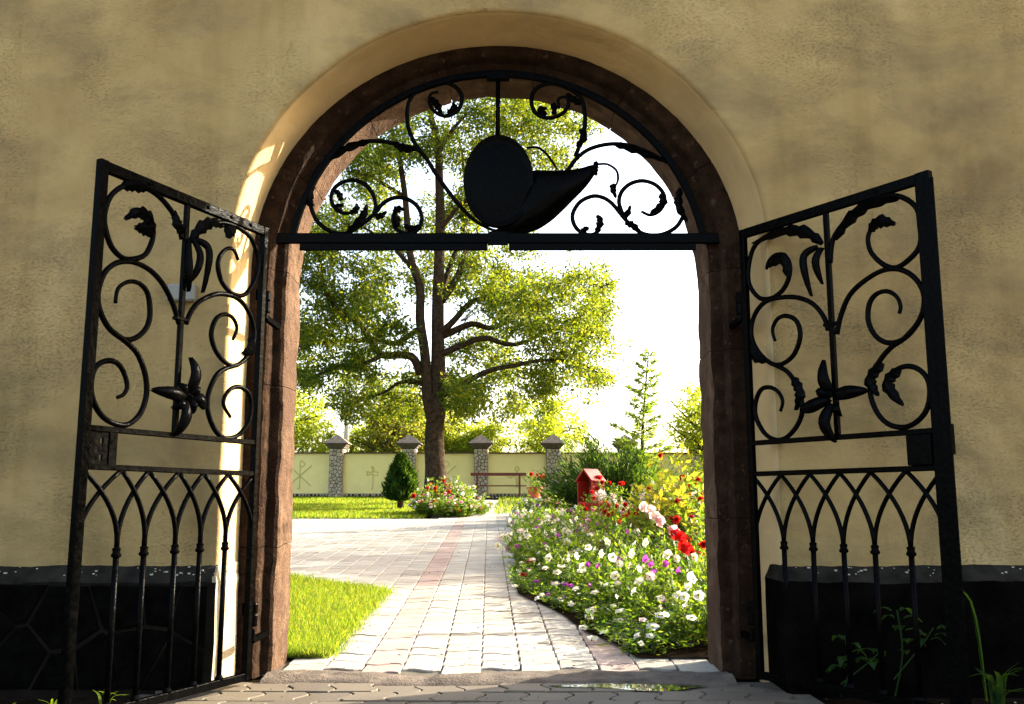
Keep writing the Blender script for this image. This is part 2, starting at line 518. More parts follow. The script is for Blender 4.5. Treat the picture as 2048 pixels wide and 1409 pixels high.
# plinths at the foot of the wall
def plinth(x0, x1, inner):
    e = .085
    y0, y1 = 4.335-Y_W, 4.70-Y_W
    n = 150
    mb = MB()
    def ring(z, dx, dy):
        pts = []
        xa, xb = (x0, x1-dx) if inner > 0 else (x0+dx, x1)
        for i in range(n+1):
            s_ = (i/n)**2 if inner < 0 else 1-(1-i/n)**2
            pts.append((xa+(xb-xa)*s_, y0+dy, z))
        pts.append((xb, y1, z)); pts.append((xa, y1, z))
        return pts
    rings = [ring(-.03, 0, 0), ring(.20, 0, 0), ring(.40, 0, .002), ring(.462, .004, .006), ring(.485, .010, .018), ring(.53, .014, .064), ring(.545, .02, .10)]
    m = len(rings[0])
    for k, r in enumerate(rings):
        for p in r: mb.v.append(jit(jit(p, 5, .012 if 0 < k < 6 else .004, 3), 19, .005, 8))
    for k in range(len(rings)-1):
        for i in range(m):
            j = (i+1) % m
            mb.f.append((k*m+i, k*m+j, (k+1)*m+j, (k+1)*m+i))
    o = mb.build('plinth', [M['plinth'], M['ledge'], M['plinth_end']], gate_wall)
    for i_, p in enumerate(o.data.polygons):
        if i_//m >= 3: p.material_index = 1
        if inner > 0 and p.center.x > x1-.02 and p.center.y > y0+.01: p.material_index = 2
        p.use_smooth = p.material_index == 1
    cr = MB()
    for k in range(34):
        cx_ = random.choice((1.45, 1.7, 1.95, 2.3))*(-inner)+random.gauss(0, .12); cy_ = random.uniform(.022, .06); cz_ = .487+(cy_-.018)*.95
        s = random.uniform(.0012, .0065)**1.0
        cr.box((cx_-s, y0+cy_-s, cz_-.002), (cx_+s*random.uniform(.5, 1.5), y0+cy_+s, cz_+s*.8))
    tag(cr.build('plaster_crumbs', M['crumb'], o), kind='stuff')
    return o
XL, XR = CX-1.258, CX+1.298
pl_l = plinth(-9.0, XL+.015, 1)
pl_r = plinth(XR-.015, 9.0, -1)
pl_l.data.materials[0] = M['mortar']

# field stones facing the left plinth (clipped Voronoi cells)
def clip(poly, p, q):
    mx, my = (p[0]+q[0])/2, (p[1]+q[1])/2; dx, dy = q[0]-p[0], q[1]-p[1]
    out = []
    for i in range(len(poly)):
        a, b = poly[i], poly[(i+1) % len(poly)]
        da = (a[0]-mx)*dx+(a[1]-my)*dy; db = (b[0]-mx)*dx+(b[1]-my)*dy
        if da <= 0: out.append(a)
        if (da < 0 < db) or (db < 0 < da):
            t = da/(da-db); out.append((a[0]+(b[0]-a[0])*t, a[1]+(b[1]-a[1])*t))
    return out
def voronoi(x0, x1, z0, z1, nx_, nz_, j=.38, seed=5):
    rnd = random.Random(seed)
    sx, sz = (x1-x0)/nx_, (z1-z0)/nz_
    seeds = [(x0+sx*(i+.5+(.5 if k % 2 else 0)*.8+rnd.uniform(-j, j)), z0+sz*(k+.5+rnd.uniform(-j, j))) for k in range(nz_) for i in range(nx_)]
    cells = []
    for p in seeds:
        poly = [(x0, z0), (x1, z0), (x1, z1), (x0, z1)]
        for q in seeds:
            if q is not p and poly and abs(q[0]-p[0]) < sx*3: poly = clip(poly, p, q)
        if len(poly) >= 3: cells.append((p, poly))
    return cells
def stone_plate(poly, gap, th, y):
    cx = sum(p[0] for p in poly)/len(poly); cz = sum(p[1] for p in poly)/len(poly)
    def ins(d):
        o = []
        for x, z in poly:
            l = math.hypot(x-cx, z-cz); k = max(.25, 1-d/max(l, 1e-4))
            o.append((cx+(x-cx)*k, cz+(z-cz)*k))
        return o
    n = len(poly); a, b = ins(gap), ins(gap+.014)
    mb = MB()
    mb.add([(x, y, z) for x, z in a]+[(x, y-th*.7, z) for x, z in a]+[(x, y-th, z) for x, z in b],
           [(i, (i+1) % n, n+(i+1) % n, n+i) for i in range(n)]+[(n+i, n+(i+1) % n, 2*n+(i+1) % n, 2*n+i) for i in range(n)]+[tuple(range(2*n, 3*n))])
    return mb
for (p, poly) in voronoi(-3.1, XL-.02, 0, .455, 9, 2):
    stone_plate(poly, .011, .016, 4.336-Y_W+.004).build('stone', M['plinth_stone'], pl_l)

# ------------------------------------------------------------------ carved stone frame of the gateway
frame = empty('stone_gate_frame', (CX, Y_F, 0), label='dark brown carved stone frame lining the arched gateway', cat='door frame')
SEC = [(1.275, 0.0), (1.168, 0.0), (1.158, .018), (1.150, .075), (1.112, .085), (1.097, .097), (1.091, .115), (1.091, .18), (1.091, .25), (1.091, .32), (1.091, .38), (1.275, .38)]
def stone_piece(pathf, t0, t1, n, seed, amp=.006):
    mb = MB(); m = len(SEC)
    for i in range(n+1):
        t = t0+(t1-t0)*i/n
        for (r, d) in SEC:
            x, z = pathf(t, r)
            endk = .004 if i in (0, n) else 0
            p = jit((x, d, z), 7, amp*(1.7 if r < 1.13 else .9), 5)
            p = jit(p, 26, amp*.6, 9)
            mb.v.append(p)
    for i in range(n):
        for k in range(m):
            j = (k+1) % m
            mb.f.append((i*m+k, i*m+j, (i+1)*m+j, (i+1)*m+k))
    mb.f.append(tuple(range(m))); mb.f.append(tuple(reversed(range(n*m, (n+1)*m))))
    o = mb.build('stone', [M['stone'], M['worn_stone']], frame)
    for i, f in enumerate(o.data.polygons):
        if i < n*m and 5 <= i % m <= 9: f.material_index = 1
    return o
MORTAR_SEC = [(1.255, .012), (1.176, .012), (1.166, .03), (1.160, .09), (1.12, .097), (1.107, .127), (1.107, .37), (1.255, .37)]
def mortar_core():
    path_ = [(-1, z) for z in np.linspace(-.02, ZC, 12)[:-1]]
    mb = MB(); m = len(MORTAR_SEC); rows_ = []
    for z in np.linspace(-.02, ZC, 10)[:-1]: rows_.append([(-r, d, z) for r, d in MORTAR_SEC])
    for a in np.linspace(PI, 0, 40): rows_.append([(r*math.cos(a), d, ZC+r*math.sin(a)) for r, d in MORTAR_SEC])
    for z in np.linspace(ZC, -.02, 10)[1:]: rows_.append([(r, d, z) for r, d in MORTAR_SEC])
    for r_ in rows_: mb.v.extend(r_)
    for i in range(len(rows_)-1):
        for k in range(m):
            j = (k+1) % m; mb.f.append((i*m+k, i*m+j, (i+1)*m+j, (i+1)*m+k))
    mb.build('mortar_joints', M['mortar'], frame)
mortar_core()
left = lambda t, r: (-r, t)
right = lambda t, r: (r, t)
arch = lambda t, r: (r*math.cos(t), ZC+r*math.sin(t))
G_ = .0018
for a, b in ((-.02, .60), (.60, 1.40), (1.40, ZC)):
    stone_piece(left, a+G_, b-G_, max(6, int((b-a)/.03)), a*3+1)
for a, b in ((-.02, .74), (.74, 1.58), (1.58, ZC)):
    stone_piece(right, a+G_, b-G_, max(6, int((b-a)/.03)), a*3+40)
cuts = [0, 27, 55, 80, 104, 129, 154, 180]
for a, b in zip(cuts[:-1], cuts[1:]):
    stone_piece(arch, math.radians(a)+G_, math.radians(b)-G_, 18, a*.7+90, .005)

# ------------------------------------------------------------------ small grey box on the wall
jb = empty('junction_box', (-1.56, Y_W, 1.79), label='small grey junction box on the plaster behind the left gate leaf', cat='junction box')
MB().box((-.066, -.045, -.04), (.066, .004, .04), .008).build('cover', M['greybox'], jb)
MB().tube([(0, -.012, -.04), (.004, -.010, -.07)], .008, 8).build('cable_gland', M['greybox'], jb)

def edge_of_bed(y): return float(np.interp(y, [4.9, 5.53, 5.94, 6.64, 7.1, 7.67, 9.1, 20], [.70, .62, .49, .38, .26, .10, .05, 0]))-.05
# ------------------------------------------------------------------ paving
YAW = math.radians(-1.4)
def path_xy(u, v):                       # u across, v along the path from y = 4.8
    return (u*math.cos(YAW)+v*math.sin(YAW), 4.8-u*math.sin(YAW)*0+v*math.cos(YAW))
PW, PL = .1955, .190
def paver_outline(sign, w=PW, l=PL, gap=.0034, n=7):
    top, bot = [], []
    for i in range(n):
        t = i/(n-1); x = gap+(w-2*gap)*t
        y = .023*sign*math.sin(2*PI*t)
        bot.append((x, y+gap)); top.append((x, l+y-gap))
    return bot+top[::-1]
def paver_mesh(sign, mat, th=.05):
    o = paver_outline(sign); n = len(o)
    cx, cy = PW/2, PL/2
    inn = []
    for x, y in o:
        inn.append((cx+(x-cx)*.955, cy+(y-cy)*.955))
    mb = MB()
    mb.add([(x, y, -th) for x, y in o]+[(x, y, -.004) for x, y in o]+[(x, y, 0) for x, y in inn],
           [(i, (i+1) % n, n+(i+1) % n, n+i) for i in range(n)]+[(n+i, n+(i+1) % n, 2*n+(i+1) % n, 2*n+i) for i in range(n)]+[tuple(range(2*n, 3*n))])
    return mb
PMESH = {(s, r): paver_mesh(s, None).mesh('paver', M['paver_red'] if r else M['paver']) for s in (1, -1) for r in (0, 1)}
ANG = math.atan(SLOPE)
path = sheet('garden_path', [(-1.3, 4.79), (1.1, 4.79), (.75, 31.2), (-1.95, 31.2)], M['joint'], lambda x, y: gz(y)-.012)
LAWN_E = [(-1.03, 4.9), (-1.045, 5.04), (-1.03, 6.5), (-1.0, 7.886), (-1.5, 8.35), (-1.98, 8.887), (-4, 10.4), (-8, 12.4), (-14, 14)]
def in_lawn(x, y):
    if x > -.98 or y < 4.8: return False
    if x > -1.06: return y < 7.8
    e = sorted((p[0], p[1]) for p in LAWN_E[3:])
    return y < np.interp(x, [p[0] for p in e], [p[1] for p in e])
far_v, far_f, far_m = [], [], []
n_ind = 0
def put_far(sign, red, x, y, rz):
    me = PMESH[(sign, red)]
    n = len(far_v)
    c, s = math.cos(rz), math.sin(rz)
    dz = random.uniform(-.002, .002)
    for v in me.vertices:
        X, Y = x+v.co.x*c-v.co.y*s, y+v.co.x*s+v.co.y*c
        far_v.append((X, Y, gz(Y)+v.co.z+dz))
    for p in me.polygons:
        far_f.append(tuple(n+i for i in p.vertices)); far_m.append(red)
for col in range(-24, 9):
    for row in range(0, 140):
        u = -.741+col*PW
        v = row*PL+(PL/2 if col % 2 else 0) - (.03 if col in (1, 2) else .0)
        x, y = path_xy(u, v+.0)
        if y < 4.74 or y > 31: continue
        red = 1 if col in (0, 6) else 0
        if col < -2 and (y > 19.1 or x < -5.6): continue
        if y > 19.1 and not (-4 <= col <= 5): continue
        if in_lawn(x+.1, y+.05) and (col < -2 or in_lawn(x+PW, y)): continue
        if col > 6 and y > 6.6: continue
        sign = 1 if col % 2 else -1
        if -3 <= col <= 6 and y < 8.75 and n_ind < 205:
            o = link('paver', PMESH[(sign, red)], path, (x, y, gz(y)+random.uniform(-.003, .003)), (ANG+random.uniform(-.008, .008), random.uniform(-.008, .008), YAW))
            n_ind += 1
        else:
            put_far(sign, red, x, y, YAW)
me = bpy.data.meshes.new('far_pavers'); me.from_pydata(far_v, [], far_f)
me.materials.append(M['paver']); me.materials.append(M['paver_red'])
me.polygons.foreach_set('material_index', far_m); me.update()
tag(link('far_pavers', me, path), kind='stuff')
plaza = sheet('courtyard', [(-14, 9), (-1.3, 7.9), (-1.3, 19.2), (-14, 19.2)], M['joint'], lambda x, y: gz(y)-.016)
plaza2 = sheet('courtyard_edge', [(-14, 9), (-5.6, 9), (-5.8, 19.15), (-14, 19.15)], M['paver'], lambda x, y: gz(y)-.004)

forecourt = sheet('forecourt', [(-1.62, 2.2), (1.3, 2.2), (1.3, 4.62), (-1.62, 4.62)], M['joint'], lambda x, y: -.014)
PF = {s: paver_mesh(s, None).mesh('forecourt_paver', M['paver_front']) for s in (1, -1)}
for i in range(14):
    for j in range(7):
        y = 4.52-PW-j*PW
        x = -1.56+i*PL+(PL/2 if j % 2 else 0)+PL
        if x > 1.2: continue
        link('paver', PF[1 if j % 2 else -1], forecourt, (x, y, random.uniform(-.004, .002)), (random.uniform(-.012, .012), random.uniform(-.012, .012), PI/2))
sheet('puddle', [(x, y) for x, y in [(.30, 4.47), (.42, 4.49), (.62, 4.485), (.80, 4.47), (.88, 4.43), (.80, 4.39), (.72, 4.33), (.60, 4.31), (.50, 4.35), (.38, 4.40), (.20, 4.41), (.16, 4.44)]], M['water'], lambda x, y: .0035)

# rough concrete threshold
mb = MB(); nxx, nyy = 110, 14
for i in range(nxx+1):
    x = -1.15+2.17*i/nxx
    for j in range(nyy+1):
        v = j/nyy
        y = 4.485+.30*v+.02*math.sin(x*5)
        hole = math.exp(-((x+.46)/.16)**2)*(1 if v > .35 else .3)
        h = .038*math.sin(PI*min(1, v*1.0))**.55*(1-.75*hole)*(.8+.35*mnoise.noise(Vector((x*3, y*6, 0))))
        h += .010*mnoise.noise(Vector((x*16, y*16, 1)))*math.sin(PI*v)+.004*mnoise.noise(Vector((x*60, y*60, 1)))*math.sin(PI*v)
        mb.v.append((x, y, h-.006))
for i in range(nxx):
    for j in range(nyy):
        a = i*(nyy+1)+j
        mb.f.append((a, a+nyy+1, a+nyy+2, a+1))
tag(mb.build('threshold', M['concrete'], smooth=True), label='low rough concrete sill across the gateway floor', cat='threshold')

db = MB()
for k in range(170):
    x, y = random.uniform(-1.0, .65), 4.85+random.random()**1.6*7
    if x > edge_of_bed(y): continue
    a = random.uniform(0, PI); s = random.uniform(.004, .013); c, s2 = math.cos(a)*s, math.sin(a)*s; z = gz(y)+.003
    db.add([(x-c, y-s2, z), (x+s2*.4, y-c*.4, z+.006), (x+c, y+s2, z+.002), (x-s2*.4, y+c*.4, z+.005)], [(0, 1, 2, 3)])
for k in range(60):
    x, y = random.uniform(-1.4, 1.1), random.uniform(3.6, 4.5)
    a = random.uniform(0, PI); s = random.uniform(.004, .010); c, s2 = math.cos(a)*s, math.sin(a)*s
    db.add([(x-c, y-s2, .003), (x+s2*.4, y-c*.4, .008), (x+c, y+s2, .004), (x-s2*.4, y+c*.4, .007)], [(0, 1, 2, 3)])
tag(db.build('leaf_litter', M['debris']), 'dry leaf bits scattered over the pavers', 'leaf litter', kind='stuff')

# ------------------------------------------------------------------ lawns
lawn = sheet('lawn', [(-1.03, 5.12), (-1.045, 5.3), (-1.03, 6.5), (-1.0, 7.886), (-1.5, 8.35), (-1.98, 8.887), (-4, 10.4), (-8, 12.4), (-14, 14), (-14, 5.12)], M['grassbase'], lambda x, y: gz(y)+.006)
far_lawn = sheet('far_lawn', [(-22, 19.2), (-1.85, 19.2), (-1.85, 20.2), (-1.5, 33.3), (-22, 33.3)], M['grassbase'], lambda x, y: gz(y)+.004)
far_lawn2 = sheet('side_lawn', [(.75, 21), (9, 12), (20, 12), (20, 33.3), (-.2, 33.3), (-.2, 31.3), (.75, 31.3)], M['grassbase'], lambda x, y: gz(y)+.004)

def blades(n, sampler, h0, h1, w):
    P = sampler(n); n = len(P)
    h = RNG.uniform(h0, h1, (n, 1))
    a = RNG.uniform(0, 2*PI, n)
    side = np.stack([np.cos(a), np.sin(a), np.zeros(n)], 1)
    lean = RNG.normal(0, .45, (n, 3)); lean[:, 2] = 1
    D = unit(lean)
    ww = w*RNG.uniform(.6, 1.2, (n, 1))
    V = np.stack([P-side*ww, P+side*ww, P+D*h*.6+side*ww*.7, P+D*h+np.array([0, 0, -1.])*h*.12*RNG.uniform(0, 1, (n, 1))], 1).reshape(-1, 3)
    return V, np.arange(n*4).reshape(n, 4)
def near_s(n):
    y = 5.15+RNG.uniform(0, 1, n*3)**1.2*6.0; x = -.98-RNG.uniform(0, 1, n*3)*(.2+(y-4.8)*.45)
    k = np.array([in_lawn(a, b) or (a > -1.06 and b < 7.85) for a, b in zip(x, y)])
    x, y = x[k][:n], y[k][:n]
    x += RNG.normal(0, .035, len(x)); y += RNG.normal(0, .03, len(x)); y = np.maximum(y, 5.13)
    return np.stack([x, y, SLOPE*(y-4.8)+.004], 1)
V, Q = blades(80000, near_s, .02, .075, .0021)
tag(link('grass', fast_mesh('grass', V, Q, M['grass'])), 'bright sunlit short grass just inside the gateway on the left', 'grass', kind='stuff')
def far_s(n):
    y = 19.25+RNG.uniform(0, 1, n)*13.8; x = -1.75-RNG.uniform(0, 1, n)*(4.2+(y-19)*.25)
    return np.stack([x, y, SLOPE*(y-4.8)+.004], 1)
V, Q = blades(45000, far_s, .05, .10, .010)
tag(link('grass', fast_mesh('far_grass', V, Q, M['grass'])), 'yellow green lawn grass before the boundary wall', 'grass', kind='stuff')
def side_s(n):
    y = 21+RNG.uniform(0, 1, n)*12.2; x = -.4+RNG.uniform(0, 1, n)*7
    return np.stack([x, y, SLOPE*(y-4.8)+.004], 1)
V, Q = blades(9000, side_s, .06, .16, .012)
tag(link('grass', fast_mesh('bench_grass', V, Q, M['grass'])), 'grass around the far garden bench', 'grass', kind='stuff')

# ------------------------------------------------------------------ boundary wall
YB = 33.6; ZB = gz(YB)-.05
bwall = empty('boundary_wall', (0, YB, ZB), label='yellow boundary wall with pebble pillars and carved crosses across the garden', cat='wall')
PX = [-6.15+2.53*k for k in range(-3, 10)]
TOP = 2.59-ZB
def pebble(mb, c, rx, rz, ry, axis):
    n = 7; a0 = random.uniform(0, 6)
    ring0, ring1 = [], []
    for i in range(n):
        a = a0+2*PI*i/n; k = random.uniform(.8, 1.1)
        dx, dz = rx*k*math.cos(a), rz*k*math.sin(a)
        if axis == 'y':
            ring0.append((c[0]+dx, c[1], c[2]+dz)); ring1.append((c[0]+dx*.7, c[1]-ry, c[2]+dz*.7))
        else:
            ring0.append((c[0], c[1]+dx, c[2]+dz)); ring1.append((c[0]+ry, c[1]+dx*.7, c[2]+dz*.7))
    mb.add(ring0+ring1, [(i, (i+1) % n, n+(i+1) % n, n+i) for i in range(n)]+[tuple(range(n, 2*n))])
pil_me = None
for x in PX:
    hw = .235
    p = MB().box((-hw, -hw, 0), (hw, hw, 2.73-ZB)).build('pillar', M['pmortar'], bwall, loc=(x, 0, 0))
    sb = MB()
    for s_ in (0, 1):
        for (c_, poly) in voronoi(-hw, hw, 0.02, 2.70-ZB, 4, 14, .42, int(x*10)+s_*77):
            pl = stone_plate(poly, .013, .03, -hw)
            if s_: pl.v = [(-b, a, c) for a, b, c in pl.v]
            sb.add(pl.v, pl.f)
    tag(sb.build('pebble_facing', M['pebble'], p), kind='stuff')
    b = 2.72-ZB
    cp = MB()
    cp.lathe([(.30*1.414*.9, b), (.31*1.414, b+.05), (.37*1.414, b+.10), (.37*1.414, b+.145), (.44*1.414, b+.15), (.44*1.414, b+.175), (.001, b+.50)], 4)
    c = cp.build('pillar_cap', M['capstone'], p); c.rotation_euler = (0, 0, PI/4)
CH = lambda cx, cz: [[(cx-.40, cz-.36), (cx+.40, cz+.36)], [(cx-.40, cz+.36), (cx+.40, cz-.36)], [(cx-.07, cz-.42), (cx, cz-.40), (cx, cz+.47), (cx+.10, cz+.47), (cx+.15, cz+.40), (cx+.10, cz+.32), (cx, cz+.31)]]
CR = lambda cx, cz: [[(cx-.03, cz-.45), (cx+.02, cz-.43), (cx+.02, cz+.05), (cx-.10, cz+.03), (cx-.20, cz+.02), (cx-.17, cz+.08), (cx-.20, cz+.14), (cx-.02, cz+.12), (cx, cz+.22), (cx-.03, cz+.32), (cx+.04, cz+.28), (cx+.06, cz+.20), (cx+.04, cz+.13), (cx+.14, cz+.14), (cx+.20, cz+.08), (cx+.14, cz), (cx+.04, cz+.04)]]
def budded(cx, cz):
    q = [(-.035, -.42), (-.035, -.04)]
    def trefoil(ax, ay, s=.075):
        px_, py_ = -ay, ax
        e = .2
        return [(ax*e+px_*.035, ay*e+py_*.035), (ax*e+px_*s, ay*e+py_*s), (ax*(e+.06)+px_*s*.8, ay*(e+.06)+py_*s*.8), (ax*(e+.12), ay*(e+.12)), (ax*(e+.06)-px_*s*.8, ay*(e+.06)-py_*s*.8), (ax*e-px_*s, ay*e-py_*s), (ax*e-px_*.035, ay*e-py_*.035)]
    for ax, ay in ((-1, 0), (0, 1), (1, 0)):
        t = trefoil(ax, ay)
        q += t
        k = {(-1, 0): (-.035, .035), (0, 1): (.035, .035), (1, 0): (.035, -.035)}[(ax, ay)]
        q.append(k)
    q.append((.035, -.42))
    return [[(cx+a, cz+b) for a, b in q]]
for k in range(len(PX)-1):
    xa, xb = PX[k]+.235, PX[k+1]-.235
    pn = MB().box((xa-.01, -.11, .17), (xb+.01, .11, TOP-.05)).build('wall_panel', M['boundary'], bwall)
    MB().box((xa, -.17, TOP-.055), (xb, .17, TOP-.012)).build('coping', M['wallbrown'], bwall)
    bs = MB().box((xa, -.16, -.05), (xb, .14, .18)).build('stone_base', M['pmortar'], bwall)
    sb = MB()
    nst = 17
    for r in range(2):
        for i in range(nst):
            pebble(sb, (xa+(xb-xa)*(i+.5+random.uniform(-.2, .2))/nst, -.158, .05+.085*r), .05, .034, .02, 'y')
    tag(sb.build('pebble_facing', M['pebble'], bs), kind='stuff')
    cx_, cz_ = (xa+xb)/2, .80
    shapes = CH(cx_, cz_) if k % 2 == 0 else (CR(cx_, cz_) if k == 3 else budded(cx_, cz_))
    rb = MB()
    for s_ in shapes:
        pts = catmull(s_, 3) if len(s_) > 2 else s_
        rb.tube([(a, -.110, b) for a, b in pts], .017, 6)
    rb.build('carved_symbol', M['boundary_line'], pn)

